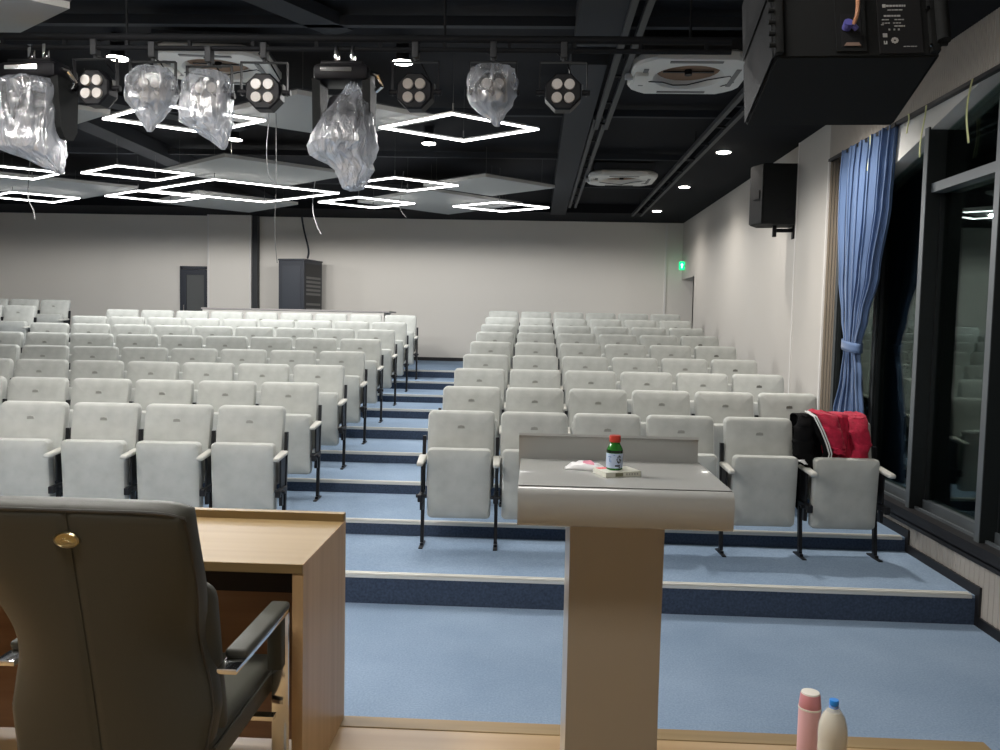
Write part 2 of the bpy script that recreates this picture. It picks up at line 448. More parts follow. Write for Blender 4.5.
# dark cladding of the neighbouring facade outside
trim(MB().box(4.2, 4.3, -2, 14, -1, 6), M['outside'], smooth=False)

# stage
SZ = .46
struct(MB().box(-9, 1.613, YF, 2.872, -.05, SZ-.001).build('floor', M['stage'], smooth=False))
trim(MB().box(-9, 1.62, 2.80, 2.880, SZ-.03, SZ+.002, .004), M['oak'], smooth=False)
# ------------------------------------------------------------------ auditorium seats
def lean(x, y, z):                       # recline of the backrest
    return (x, y - (1.012-z)*.20 , z)
def stand(x):
    b = MB()
    b.prism([(.0, .83), (-.03, .83), (-.125, .01), (-.09, .01)], 'x', x-.013, x+.013)
    b.box(x-.016, x+.016, -.215, .0, 0, .010, .003).box(x-.013, x+.013, -.15, -.06, .008, .028, .004)
    return b
def bracket(x):
    b = MB().box(x-.018, x+.018, -.27, -.055, .385, .425, .004).box(x-.020, x+.020, -.285, -.245, .37, .425, .006)
    b.cyl((x-.04, -.20, .40), (x+.04, -.20, .40), .014, n=10).box(x-.012, x+.012, -.19, -.15, .29, .40)
    return b
def arm_parts(x, root):
    p = stand(x).build('leg', M['legm'], root, smooth=False)
    bracket(x).build('hinge_bracket', M['legm'], p, smooth=False)
    def af(px, py, pz):                   # flat pad, narrower and lower at the front
        t = min(1, max(0, (py+.33)/.27)); return (x+px*(.78+.30*t), py, pz-.020*(1-t))
    b = MB(); t = bmesh.new()
    bmesh.ops.create_cube(t, size=1)
    for v in t.verts: v.co = Vector((v.co.x*.062, -.205+v.co.y*.27, .682+v.co.z*.032))
    bmesh.ops.bevel(t, geom=t.edges[:], offset=.014, segments=3, affect='EDGES', profile=.5)
    for v in t.verts: v.co = Vector(af(*v.co))
    me = bpy.data.meshes.new('t'); t.to_mesh(me); t.free(); b.bm.from_mesh(me)
    b.build('armrest', M['armm'], root)
    MB().box(x-.007, x+.007, -.20, -.06, .43, .665, .004).build('arm_panel', M['legm'], root, smooth=False)

def make_seat(both):
    root = thing('auditorium_seat', 'x', 'seat')
    MB().cushion(.515, .593, .085, r=.045, edge=.028, bulge=.010, fn=lean, z0=.43).build('backrest', M['fabric'], root)
    o = MB().box(-.245, .245, 0, .012, .44, .97, .005).build('back_shell', M['shell'], root)
    for v in o.data.vertices: v.co.y += .082-(1.012-v.co.z)*.20
    MB().cushion(.478, .533, .095, r=.035, edge=.028, bulge=.008, fn=lambda x,y,z: (x, y-.235+.03*(.765-z)/.5, z), z0=.232).build('seat_cushion', M['fabric'], root)
    b = MB()
    for dx, r in ((-.016,.010), (0,.013), (.016,.010)):
        b.cyl((dx, -.034, .908), (dx, -.026, .908), r, n=10)
    b.box(-.028, .028, -.033, -.026, .894, .905, .002)
    b.build('number_badge', M['badge'], root)
    arm_parts(-.28, root)
    if both: arm_parts(.28, root)
    return root
seat1, seat2 = make_seat(False), make_seat(True)
used = set()
SW = .56
ZT = [-.6896, -.5797, -.4739, -.3711, -.2494, -.14, -.0386, .0747, .1888]
YS = [6.2328, 7.2211, 8.2082, 9.2106, 10.1909, 11.2027, 12.2029, 13.1975, 14.2078]
ORD = ['first', 'second', 'third', 'fourth', 'fifth', 'sixth', 'seventh', 'eighth', 'ninth']
def place(x, y, z, rz, both, label, group, dark=False):
    src = seat2 if both else seat1
    o_ = None
    if both not in used:
        used.add(both); o = src; o.location = (x,y,z); o.rotation_euler = (0,0,rz); o['label'] = label; o['group'] = group
    else: o_ = dup(src, (x,y,z), (0,0,rz), label, group)
    for k_ in ((o_ or src).children if not dark else ()):
        if k_.name.startswith('number_badge'): k_.material_slots[0].link = 'OBJECT'; k_.material_slots[0].material = M['badgel']
def rowname(i, n): return 'back' if i == n-1 else ('front' if i == 0 else ORD[i])
for i in range(9):
    for c in range(6):
        u = (c+.5)*SW-.02; x = -.8097+u*math.cos(.0278); y = YS[i]+u*math.sin(.0278)
        who = ['aisle seat', 'second from aisle', 'third from aisle', 'third from wall', 'second from wall', 'wall-side seat'][c]
        if i == 0 and c == 5: who = 'wall-side seat under jackets'
        if i == 0 and c > 3: x += (.03,.055)[c-4]; y -= (.02,.05)[c-4]
        place(x, y, TRE[i], .0278, c == 5, 'grey folding seat, %s, %s row right of the stair aisle' % (who, rowname(i, 9)), 'folding seats right of the aisle', c > 0)
for i in range(8):
    for c in range(9):
        u = (c+.5)*SW+.020; x = -1.8837-u*math.cos(.0519); y = YS[i]-.005-u*math.sin(.0519)
        who = 'aisle seat' if c == 0 else ('far end seat' if c == 8 else '%s from aisle' % ORD[c])
        place(x, y, TRE[i], .0519, c == 0, 'grey folding seat, %s, %s row left of the stair aisle' % (who, rowname(i, 8)), 'folding seats left of the aisle')
# seats beyond the left side aisle, on a slightly raised floor
struct(MB().box(XL, -8.05, 12.6, 13.6, .9, .99).box(XL, -8.05, 13.6, YB, 1.0, 1.113).build('floor', M['carpet'], smooth=False))
for r, (y, z, n) in enumerate(((13.2, .99, 2), (14.2, 1.113, 3))):
    for c in range(n):
        place(-8.24-.28-c*SW, y, z, 0, c == 0, 'grey folding seat, %s, %s row of raised far left corner' % (['right end','second from right','third from right'][c], ['nearer','rearmost'][r]), 'folding seats in the far left corner')

# ------------------------------------------------------------------ ceiling equipment
# rhombic LED frames (cx, cy, half x, half y)
LEDZ = 3.66; LED_W = 26
def led_frame(cx, cy, hx, hy, label):
    t = thing('led_pendant_light', label, 'light', (cx, cy, LEDZ), 0, 'rhombic pendant lights over the seats')
    P = [(-hx,0), (0,-hy), (hx,0), (0,hy)]
    fr, di = MB(), MB()
    def ring(b, w0, w1, z0, z1):
        def f(tm):
            rings = []
            for wv, z in ((w0,z0), (w0,z1), (w1,z1), (w1,z0)):
                a = math.hypot(hx, hy); ins = wv*a/(hx*hy)          # move every side inwards by wv
                s_ = 1-ins
                rings.append([tm.verts.new((x*s_, y*s_, z)) for x, y in P])
            for q in range(4):
                A, B = rings[q], rings[(q+1) % 4]
                for i in range(4): tm.faces.new((A[i], A[(i+1)%4], B[(i+1)%4], B[i]))
            bmesh.ops.recalc_face_normals(tm, faces=tm.faces[:])
        b._add(f)
    ring(fr, -.001, .019, .002, .018)
    ring(di, 0, .018, -.012, .002)
    fr.build('frame', M['white'], t, smooth=False)
    di.build('diffuser', M['led'], t, smooth=False)
    l = bpy.data.lights.new('pendant_beam', 'SPOT'); l.energy = LED_W*(hx+hy); l.color = (1,.985,.965)
    l.spot_size = math.radians(179); l.spot_blend = .12; l.shadow_soft_size = .02
    lo = bpy.data.objects.new('pendant_beam', l); COL.objects.link(lo); lo.location = (cx, cy, LEDZ-.02)
    for x, y in ((0, -hy+.03), (0, hy-.03)):
        MB().cyl((x, y, .04), (x, y, ZC-LEDZ), .0012, n=6).cyl((x, y, .03), (x, y, .09), .006, n=8).build('suspension_wire', M['acg'], t)
    return t
LF = [(-.74, 7.55, .73, .53, 'glowing rhombus pendant light, nearest right one, behind the bare spotlights'),
      (-3.19, 7.33, .745, .52, 'glowing rhombus pendant light behind the two bagged spotlights on the left'),
      (-5.0, 10.13, .72, .52, 'glowing rhombus pendant light in the middle of the left cluster, lone upper one'),
      (-4.17, 11.48, 1.385, 1.0, 'largest glowing rhombus pendant light, in front of the back wall pier'),
      (-5.69, 12.07, .76, .55, 'glowing rhombus pendant light just left of the largest one'),
      (-6.67, 10.15, .73, .53, 'glowing rhombus pendant light at far left, upper of two there'),
      (-7.72, 12.35, .73, .53, 'glowing rhombus pendant light at far left, lower of two there'),
      (-1.78, 10.69, .74, .53, 'glowing rhombus pendant light under the bagged moving head in the middle'),
      (-2.59, 12.38, .735, .56, 'glowing rhombus pendant light above the equipment rack, right of the largest'),
      (-.57, 12.62, .735, .53, 'glowing rhombus pendant light farthest right, nearest the back wall')]
for a in LF: led_frame(*a)
# floating acoustic panels
PZ = 3.76
def panel(cx, cy, hx, hy, label, z=PZ):
    t = thing('acoustic_panel', label, 'ceiling panel', (cx, cy, z), 0, 'white rhombic panels hung under the ceiling')
    b = MB().prism([(-hx,0), (0,-hy), (hx,0), (0,hy)], 'z', -.02, .02)
    b.build('panel_board', M['panel'], t, smooth=False)
    b = MB().prism([(-hx-.01,0), (0,-hy-.01), (hx+.01,0), (0,hy+.01)], 'z', .02, .03)
    b.build('edge_rim', M['tray'], t, smooth=False)
    for x, y in ((-hx*.8,0), (hx*.8,0), (0,-hy*.8), (0,hy*.8)):
        MB().cyl((x, y, .02), (x, y, ZC-z), .0012, n=6).build('suspension_wire', M['acg'], t)
PL = [(-4.15, 4.95, 1.3, .95, 'white rhombic ceiling panel cut off by the top left corner'),
      (-5.15, 7.5, 1.2, .9, 'white rhombic ceiling panel behind the large bagged fixture at far left'),
      (-2.0, 7.58, 1.06, .80, 'white rhombic ceiling panel behind the moving head in the middle'),
      (-3.63, 10.5, 1.24, 1.06, 'white rhombic ceiling panel above the largest glowing rhombus'),
      (-7.3, 11.9, 1.43, 1.1, 'white rhombic ceiling panel among the far left glowing frames'),
      (-5.1, 13.3, 1.2, 1.1, 'white rhombic ceiling panel just in front of the back wall pier'),
      (-.68, 11.3, .9, .8, 'white rhombic ceiling panel farthest right, left of the grey duct'),
      (-1.55, 12.95, 1.3, 1.3, 'white rhombic ceiling panel nearest the back wall, under two glowing frames')]
for a in PL: panel(*a)
# downlights
def downlight(x, y, label, z=ZS, can=False, pw=36):
    t = thing('downlight', label, 'light', (x, y, z), 0, 'round ceiling downlights')
    b = MB()
    if can: b.cyl((0,0,0), (0,0,ZC-z), .055, n=20)
    b.lathe([(.078,0), (.095,0), (.095,-.008), (.085,-.010), (.078,-.006)])
    b.build('trim_ring', M['white'] if not can else M['lbody'], t)
    MB().lathe([(.001,-.016), (.05,-.020), (.078,-.012), (.078,-.002)][::-1]).build('lamp_lens', M['down'], t)
    l = bpy.data.lights.new('downlight_beam', 'SPOT'); l.energy = pw; l.color = (1,.93,.85)
    l.spot_size = math.radians(145); l.spot_blend = 1; l.shadow_soft_size = .04
    lo = bpy.data.objects.new('downlight_beam', l); COL.objects.link(lo); lo.location = (x, y, z-.03)
DOWN_W = 85
for x, y, lb in [(2.19, 10.0, 'nearest bright downlight of the right row, beside the wall speaker'), (2.18, 12.52, 'middle bright downlight of the right row'),
                 (2.16, 15.18, 'farthest downlight of the right row, nearest the back wall'), (2.19, 7.45, 'downlight of the right row hidden above the big hanging speaker'), (2.19, 4.9, 'downlight of the right row nearest the stage')]:
    downlight(x, y, lb, pw=110 if 7 < y < 8 else 25)
for x, y, lb in [(-1.11, 6.65, 'bright downlight above the glowing frame, right of the moving head'), (-3.41, 6.6, 'bright downlight at left between two spotlights'),
                 (-3.55, 9.55, 'small downlight below the second glowing frame at left'), (-1.29, 9.64, 'small downlight below the nearest right glowing frame')]:
    downlight(x, y, lb, z=3.97, can=True)
# grey duct, trays, cross pipes
o = MB().box(.235, .515, 6.6, 15.6, 3.94, 4.14).build('air_duct', M['duct'], smooth=False); tag(o, 'flat dark grey duct running to the back wall, left of the cable tray', 'duct', 'ceiling ducts')
o = MB().box(.235, .60, 4.4, 6.15, 3.93, 4.14).build('air_duct', M['duct'], smooth=False); tag(o, 'short wide dark grey duct above the hanging pipe', 'duct', 'ceiling ducts')
o = MB().box(-5.2, -4.9, 3.2, 15.4, 3.98, 4.14).build('air_duct', M['duct'], smooth=False); tag(o, 'dark grey duct running back over the left block of seats', 'duct', 'ceiling ducts')
def tray(x, y0, y1, z, label, w=.10):
    t = thing('cable_tray', label, 'cable tray', (x, y0, z), 0, 'cable trays')
    L_ = y1-y0
    for s in (-1, 1):
        MB().box(s*w/2-.022, s*w/2+.022, 0, L_, 0, .045).build('rail', M['tray'], t, smooth=False)
    k = .2
    while k < L_: MB().box(-w/2, w/2, k, k+.03, .01, .025).build('rung', M['pipe'], t, smooth=False); k += .8
    for q in (.4, L_/2, L_-.4): MB().cyl((0,q,.02), (0,q,ZC-z), .005, n=6).build('hanger_rod', M['pipe'], t)
tray(.62, 4.2, 8.6, 3.90, 'nearer length of double-rail tray beside the flat duct')
tray(.60, 8.3, 14.6, 3.93, 'farther length of double-rail tray beside the flat duct')
tray(1.80, 4.2, 15.2, 3.88, 'double-rail tray beside the right row of downlights', .15)
for k, y in enumerate((6.05, 8.6, 10.8, 13.0)):
    o = MB().box(-11.5, 1.95, y-.03, y+.03, 4.03, 4.10).build('ceiling_rail', M['duct'], smooth=False)
    tag(o, 'dark rail across the ceiling, %s from the stage' % ORD[k], 'ceiling rail', 'cross rails under the ceiling')
for k, (x0, y0, x1, y1) in enumerate([(-3.2, 3.4, -1.5, 6.2), (-6.4, 6.2, -3.4, 9.4)]):
    o = MB().box(-.12, .12, 0, math.hypot(x1-x0, y1-y0), 0, .09).build('diagonal_duct', M['duct'], smooth=False, loc=(x0, y0, 4.03), rot=(0,0,-math.atan2(x1-x0, y1-y0)))
    tag(o, ['dark grey diagonal duct above the middle spotlights', 'dark grey diagonal duct behind the bagged fixture at far left'][k], 'duct', 'ceiling ducts')
# ceiling cassette units
def cassette(x, y, z, rx, label, rz=0):
    t = thing('air_conditioner', label, 'air conditioner', (x, y, z), rz, 'ceiling cassette air conditioners'); t.rotation_euler = (rx, 0, rz)
    a, c = .46, .34
    P = [(-a,-c), (-a+.02,-c-.0)] 
    O = [(-.46,-.28), (-.32,-.42), (.32,-.42), (.46,-.28), (.46,.28), (.32,.42), (-.32,.42), (-.46,.28)]
    b = MB()
    def f(tm):
        n = 40
        def sup(r_, z_, oct_):
            res = []
            for i in range(n):
                an = 2*PI*i/n; dx, dy = math.cos(an), math.sin(an)
                if oct_: s = min(.46/max(abs(dx),1e-6), .42/max(abs(dy),1e-6), .74/max(abs(dx)+abs(dy),1e-6))*r_
                else: s = r_
                res.append(tm.verts.new((dx*s, dy*s, z_)))
            return res
        rs = [sup(.95,.06,True), sup(1,.04,True), sup(1,.0,True), sup(.97,-.02,True), sup(.28,-.02,False), sup(.26,.0,False), sup(.25,.05,False)]
        for p, q in zip(rs, rs[1:]):
            for i in range(n): tm.faces.new((p[i], p[(i+1)%n], q[(i+1)%n], q[i]))
        bmesh.ops.recalc_face_normals(tm, faces=tm.faces[:])
    b._add(f).build('fascia', M['acw'], t)
    MB().lathe([(.25,.04), (.25,.055)]).build('fan_board', M['brown'], t)
    MB().cyl((0,0,.0), (0,0,.045), .03).box(-.2, .2, -.012, .012, .02, .03).build('fan_hub', M['lbody'], t)
    MB().box(-.40, .40, -.37, .37, .06, .16).build('housing', M['tray'], t, smooth=False)
    for an in (0, PI/2, PI, 3*PI/2):
        m_ = Matrix.Rotation(an, 4, 'Z')
        MB().box(-.2, .2, .335, .375, -.026, -.018, .004, mtx=m_).build('air_slot', M['acg'], t, smooth=False)
    MB().box(-.43, -.33, -.12, .10, -.05, -.018, .006).build('control_box', M['acw'], t)
    MB().tube([(-.3,.1,-.02), (-.2,.02,-.05), (-.1,.12,-.04), (.0,.05,-.06), (.15,.02,-.03), (.32,-.05,-.02), (.38,.1,-.02), (.3,.2,-.02)], .005, n=6).build('loose_wire', M['lbody'], t)
    MB().cyl((-.5,.0,.0), (-.44,.0,.0), .04).build('pipe_stub', M['wire'], t)
cassette(1.17, 6.72, 3.90, math.radians(-2), 'open white cassette air conditioner, the large nearest one beside the hanging speaker')
cassette(1.14, 11.5, 3.90, 0, 'open white cassette air conditioner, small one farther back between the trays')
cassette(-2.62, 6.68, 3.92, 0, 'open white cassette air conditioner behind the bagged spotlights at left', .1)
# lighting bar
bar = thing('lighting_bar', 'black pipe lighting bar hung across the room above the stage front', 'lighting bar', (0, 5.15, 3.575))
MB().cyl((-6, 0, 0), (1.15, 0, 0), .016, n=12).build('lower_tube', M['pipe'], bar)
MB().cyl((-6, 0, .065), (1.15, 0, .065), .024, n=12).build('upper_tube', M['pipe'], bar)
b = MB(); k = -5.8
while k < 1.1: b.box(k-.01, k+.01, -.01, .01, 0, .07); k += .4
b.build('spacer', M['pipe'], bar, smooth=False)
for x in (-4.5, -2.6, -.6, .9): MB().cyl((x,0,.07), (x,0,ZC-3.575), .008, n=8).build('hanger_rod', M['pipe'], bar)
# PAR spotlights, aimed at the stage
def make_par():
    t = thing('spotlight', 'x', 'spotlight', (0,0,0), 0, 'four-lens spotlights on the bar')
    # origin at lens centre; face looks along -Y
    def oct_(r, y0, y1, b, r1=None):
        r1 = r1 or r
        def f(tm):
            A = [tm.verts.new((r*math.cos(PI/8+i*PI/4), y0, r*math.sin(PI/8+i*PI/4))) for i in range(8)]
            B = [tm.verts.new((r1*math.cos(PI/8+i*PI/4), y1, r1*math.sin(PI/8+i*PI/4))) for i in range(8)]
            for i in range(8): tm.faces.new((A[i], A[(i+1)%8], B[(i+1)%8], B[i]))
            tm.faces.new(A[::-1]); tm.faces.new(B)
            bmesh.ops.recalc_face_normals(tm, faces=tm.faces[:])
        b._add(f); return b
    b = MB(); oct_(.118, -.02, .07, b); oct_(.118, .07, .12, b, .085); oct_(.108, -.03, -.02, b, .118)
    body = b.build('lamp_body', M['lbody'], t, smooth=False)
    for x in (-.038, .038):
        for z in (-.040, .040):
            MB().cyl((x, -.045, z), (x, -.028, z), .031, .034, n=20).build('lens', M['lens'], body)
    MB().box(.118, .122, .0, .05, .0, .05).build('display', M['acg'], body, smooth=False)
    b = MB()
    for s in (-1, 1): b.box(s*.145-.003, s*.145+.003, -.005, .025, -.02, .185)
    b.box(-.148, .148, -.005, .025, .180, .186)
    b.build('yoke', M['lbody'], t, smooth=False)
    for s in (-1, 1): MB().cyl((s*.115, .01, 0), (s*.165, .01, 0), .018, n=12).build('knob', M['lbody'], t)
    MB().cyl((0,.01,.185), (0,.01,.215), .012, n=8).box(-.02, .02, -.02, .04, .205, .30, .004).build('clamp', M['tray'], t)
    MB().tube([(.03,.1,.0), (.07,.14,.10), (.02,.06,.20), (-.04,.02,.24), (.02,.0,.30)], .005, n=6).build('power_cable', M['lbody'], t)
    return t
par = make_par()
PX = [(-2.81, 3.325, .08, 'bare black four-lens spotlight, leftmost, turned a little left'),
      (-2.44, 3.31, .0, 'black four-lens spotlight in a clear bag, first right of the leftmost bare one'),
      (-2.08, 3.285, .05, 'black four-lens spotlight in a long clear bag, second from the moving head'),
      (-1.73, 3.31, -.02, 'bare black four-lens spotlight immediately left of the moving head'),
      (-.78, 3.32, .05, 'bare black four-lens spotlight immediately right of the moving head'),
      (-.297, 3.325, 0, 'black four-lens spotlight in a short clear bag, between two bare ones'),
      (.136, 3.325, 0, 'bare black four-lens spotlight, rightmost on the bar')]
for k, (x, z, rz, lb) in enumerate(PX):
    o = par if k == 0 else dup(par, (0,0,0), (0,0,0), lb, par['group'])
    o['label'] = lb; o.location = (x, 5.15, z); o.rotation_euler = (0, 0, -rz)
# moving head fixtures
def moving_head(x, z, s, label, rz=0):
    t = thing('moving_head_light', label, 'stage light', (x, 5.15, z), rz, 'moving head stage lights')
    b = MB().box(-.17*s, .17*s, -.12, .12, .24, .335, .025).box(-.13*s, .13*s, -.09, .09, .335, .36, .008)
    base = b.build('base', M['lbody'], t)
    MB().box(-.12*s, .07*s, -.128, -.118, .285, .31).build('connector_panel', M['chrome'], base, smooth=False)
    for q in (-1, 1):
        b = MB().prism([(-.10,.25), (.10,.25), (.08,-.06), (.04,-.12), (-.04,-.12), (-.08,-.06)], 'x', q*.155*s-.025, q*.155*s+.025)
        b.build('yoke_arm', M['spk'], t, smooth=False)
    b = MB().lathe([(.06,.17), (.095,.15), (.115,.06), (.115,-.06), (.10,-.16), (.09,-.175)], n=24)
    b.box(-.11, .11, -.11, .11, -.06, .06, .02)
    hd = b.build('head', M['lbody'], t)
    MB().box(-.05, .05, -.118, -.11, -.03, .02).build('nameplate', M['acg'], hd, smooth=False)
    for q in (-.05, .05):
        MB().box(q-.012, q+.012, -.02, .02, .36, .47, .003).build('clamp', M['chrome'], t)
    MB().tube([(.17*s,-.05,.30), (.22*s,-.06,.28), (.24*s,-.04,.22), (.20*s,-.02,.20)], .016, n=8).build('handle', M['chrome'], t)
moving_head(-1.22, 3.12, 1.0, 'black moving head light in the middle of the bar with a tied clear bag')
moving_head(-3.17, 3.12, 1.15, 'large black fixture at far left wrapped in a clear bag', -.1)
# plastic bags
def bag(name, loc, prof, label, m, squash=.8, seed=1, n=56, rough=.010, tips=()):
    # prof: (z, half width, x offset)
    def fn(u, v):
        k = v*(len(prof)-1); i = min(int(k), len(prof)-2); f = k-i
        f = f*f*(3-2*f)
        z, w, xo = [prof[i][q]+(prof[i+1][q]-prof[i][q])*f for q in range(3)]
        a = 2*PI*u
        q = Vector((math.cos(a)*2.2, math.sin(a)*2.2, z*9+seed*5))
        pl = 1+.07*noise.noise(q*.7)+.035*math.sin(a*9+z*6+seed)*min(1, abs(.5-v)*2+.3)
        x = xo+math.cos(a)*w*pl+rough*noise.noise(q*2.3)
        y = math.sin(a)*w*squash*pl+rough*noise.noise(q*2.1+Vector((9,2,1)))
        return (x, y, z+rough*.6*noise.noise(q*1.7+Vector((3,7,5)))*(1 if 0 < v < 1 else .3))
    b = MB().grid(fn, n, 40)
    bmesh.ops.remove_doubles(b.bm, verts=b.bm.verts[:], dist=.0004)
    o = b.build(name, m, loc=loc, angle=25)
    return tag(o, label, 'plastic bag', 'clear bags over the stage lights')
bag('plastic_bag', (-1.22, 5.10, 3.12), [(.29,.045,.07), (.25,.018,.06), (.20,.045,.06), (.12,.10,.06), (.03,.155,.035), (-.08,.205,.01), (-.15,.215,.0), (-.21,.19,.0), (-.25,.14,.04), (-.29,.12,.07), (-.35,.09,.07), (-.40,.07,.07), (-.42,.01,.07)],
    'large clear bag knotted at the side around the middle moving head', M['bag'], .98, 3, rough=.018)
bag('plastic_bag', (-3.20, 5.10, 3.12), [(.25,.08,.02), (.23,.16,.02), (.19,.21,-.01), (.06,.205,-.01), (-.08,.20,-.01), (-.16,.205,-.0), (-.20,.19,.01), (-.24,.13,.07), (-.29,.07,.13), (-.34,.01,.19)],
    'large clear bag hanging over the fixture at far left', M['bag'], .95, 5, rough=.015)
bag('plastic_bag', (-2.44, 5.15, 3.31), [(.15,.05,0), (.14,.10,0), (.08,.155,0), (0,.165,0), (-.07,.15,-.01), (-.13,.10,-.01), (-.20,.05,-.02), (-.25,.012,-.02)],
    'short clear bag over the spotlight left of the long bag', M['bag'], .85, 8)
bag('plastic_bag', (-2.08, 5.15, 3.285), [(.15,.05,0), (.14,.10,0), (.07,.15,0), (-.02,.16,-.01), (-.10,.165,-.02), (-.16,.16,-.02), (-.22,.11,.02), (-.28,.05,.07), (-.33,.012,.09)],
    'long clear bag with a ragged corner over the third spotlight', M['bag'], .85, 12)
bag('plastic_bag', (-.297, 5.15, 3.325), [(.15,.09,0), (.14,.13,0), (.07,.155,0), (-.02,.15,-.005), (-.08,.13,-.01), (-.13,.08,.0), (-.17,.04,.02), (-.21,.01,.03)],
    'short clear bag over the spotlight second from the right', M['bag'], .85, 15)
# loose wires
def wire(pts, r, m, name, label, cat='cable'):
    # Catmull-Rom
    P = [Vector(p) for p in pts]; P = [P[0]]+P+[P[-1]]; out = []
    for i in range(1, len(P)-2):
        for k in range(6):
            t = k/6; a, b_, c, d_ = P[i-1], P[i], P[i+1], P[i+2]
            out.append(.5*((2*b_)+(c-a)*t+(2*a-5*b_+4*c-d_)*t*t+(3*b_-a-3*c+d_)*t**3))
    out.append(P[-2])
    return tag(MB().tube(out, r, n=6).build(name, m), label, cat)
wire([(-2.45, 7.4, 4.14), (-2.44, 7.4, 3.7), (-2.46, 7.4, 3.4), (-2.44, 7.42, 3.18), (-2.36, 7.4, 3.1)], .004, M['wire'], 'loose_wire', 'short pale wire with curled end below the second glowing frame')
wire([(-2.38, 7.4, 4.14), (-2.37, 7.4, 3.2), (-2.39, 7.42, 2.7), (-2.36, 7.4, 2.4)], .0035, M['acg'], 'loose_wire', 'long thin grey wire hanging in front of the back wall pier')
wire([(-3.3, 12.2, 4.1), (-3.36, 12.2, 3.6), (-3.3, 12.2, 3.3), (-3.22, 12.2, 3.15)], .006, M['wire'], 'loose_wire', 'pale curled wire hanging between the largest light and the moving head bag')
wire([(-2.0, 12.2, 4.1), (-2.05, 12.2, 3.6), (-1.95, 12.2, 3.42)], .006, M['acg'], 'loose_wire', 'short grey wire dangling over the right of the back wall')
wire([(-6.9, 11.0, 4.1), (-6.95, 11.0, 3.5), (-6.88, 11.0, 3.3), (-6.86, 11.0, 3.17)], .007, M['acg'], 'loose_wire', 'thin wire dangling under the far left glowing frames')
wire([(-4.85, 16.8, 3.98), (-4.8, 16.8, 3.7), (-4.65, 16.6, 3.3), (-4.58, 16.3, 3.10)], .02, M['rack'], 'power_cable', 'thick dark cable from the ceiling down to the equipment rack')
# ------------------------------------------------------------------ big speaker cluster hung above the stage front
sp = thing('hanging_speaker', 'big black speaker cabinet hung at top right, rear panel toward the stage', 'speaker', (1.18, 3.2, 2.930))
sp.rotation_euler = (math.radians(-17), 0, math.radians(-3))
# local: x across, y to the seats, z up; origin at the middle of the near lower edge
def cabinet(z0, parent, nm):
    b = MB().prism([(-.292, 0), (.292, 0), (.307, .49), (-.307, .49)], 'z', z0, z0+.30)
    bmesh.ops.bevel(b.bm, geom=b.bm.edges[:], offset=.006, segments=2, affect='EDGES')
    return b.build(nm, M['spk'], parent)
c1 = cabinet(0, sp, 'cabinet')
MB().box(-.295, .295, .492, .505, .01, .29, .004).build('front_grille', M['grille'], c1)
for s in (-1, 1):
    b = MB().prism([(s*.300, .015), (s*.3095, .485), (s*.3125, .485), (s*.304, .015)], 'z', .01, .292)
    sd = b.build('side_plate', M['spkside'], c1, smooth=False)
    b = MB().prism([(s*.300, .20), (s*.303, .31), (s*.3095, .31), (s*.3075, .20)], 'z', .09, .22)
    b.build('handle_recess', M['grille'], sd, smooth=False)
# rigging rails at the rear corners, with pins and screws
for s in (-1, 1):
    b = MB().box(s*.283-.016, s*.283+.016, -.022, .02, .01, .62, .004)
    for k in range(9): b.cyl((s*.300, -.02, .04+k*.05), (s*.322, -.02, .04+k*.05), .010, n=8)
    b.build('rigging_rail', M['spk'], sp)
MB().cyl((.305, -.035, .04), (.305, -.035, .60), .024, n=14).build('rigging_tube', M['spk'], sp)
for x, z in ((.262, .03), (.262, .19), (-.25, .275), (.24, .275)):
    MB().cyl((x, -.028, z), (x, -.0, z), .006, n=8).build('screw', M['chrome'], sp)
# recessed connector dish
b = MB().box(-.10, .01, -.006, .001, .045, .275).build('dish_rim', M['spk'], c1, smooth=False)
b = MB().box(-.082, -.008, -.0075, -.005, .062, .205)
b.build('dish_cavity', M['grille'], c1, smooth=False)
MB().prism([(-.075, .066), (-.012, .066), (-.020, .080), (-.065, .080)], 'y', -.010, -.007).build('dish_floor', mat('dusty_ledge', (.25,.17,.13), .8), c1, smooth=False)
MB().cyl((-.062, -.035, .150), (-.062, -.007, .143), .017, n=16).cyl((-.045, -.030, .138), (-.03, -.02, .13), .010, n=12).build('cable_plug', M['purple'], c1)
# printed rear plate: rows of small white print, symbols and socket mark
plt = MB().box(.055, .215, -.004, .001, .035, .275, .002).build('rear_plate', M['grille'], c1, smooth=False)
b = MB()
def dash(x0, x1, z, h, frag=.012, seed=0):
    r = random.Random(seed+int(z*1e4)); x = x0
    while x < x1-.002:
        w = min(frag*(.6+r.random()*.8), x1-x); b.box(x, x+w, -.0052, -.004, z, z+h); x += w+.0022
b.box(.075, .087, -.0052, -.004, .232, .246)
dash(.089, .160, .235, .008, .009); dash(.093, .150, .219, .004); dash(.078, .138, .192, .007, .010)
dash(.070, .098, .177, .004); dash(.116, .150, .177, .004); dash(.070, .098, .163, .003); dash(.110, .138, .163, .003)
dash(.114, .152, .149, .005); dash(.066, .076, .156, .003)
for x in (.092, .110, .126): b.box(x, x+.006, -.0052, -.004, .133, .140)
b.prism([(.070,.104), (.086,.104), (.086,.120), (.070,.120)], 'y', -.0052, -.004)
b.box(.072, .084, -.0052, -.004, .074, .078).box(.072, .076, -.0052, -.004, .078, .088).box(.080, .084, -.0052, -.004, .078, .088)
dash(.142, .190, .062, .003)
b.build('white_print', M['text'], plt, smooth=False)
b = MB()
for k in range(8):
    a = PI/4*k; b.box(-.0035, .0035, -.0054, -.004, .004, .013, mtx=Matrix.Translation((.112,0,.090)) @ Matrix.Rotation(a, 4, 'Y'))
b.build('socket_symbol', M['text'], plt, smooth=False)
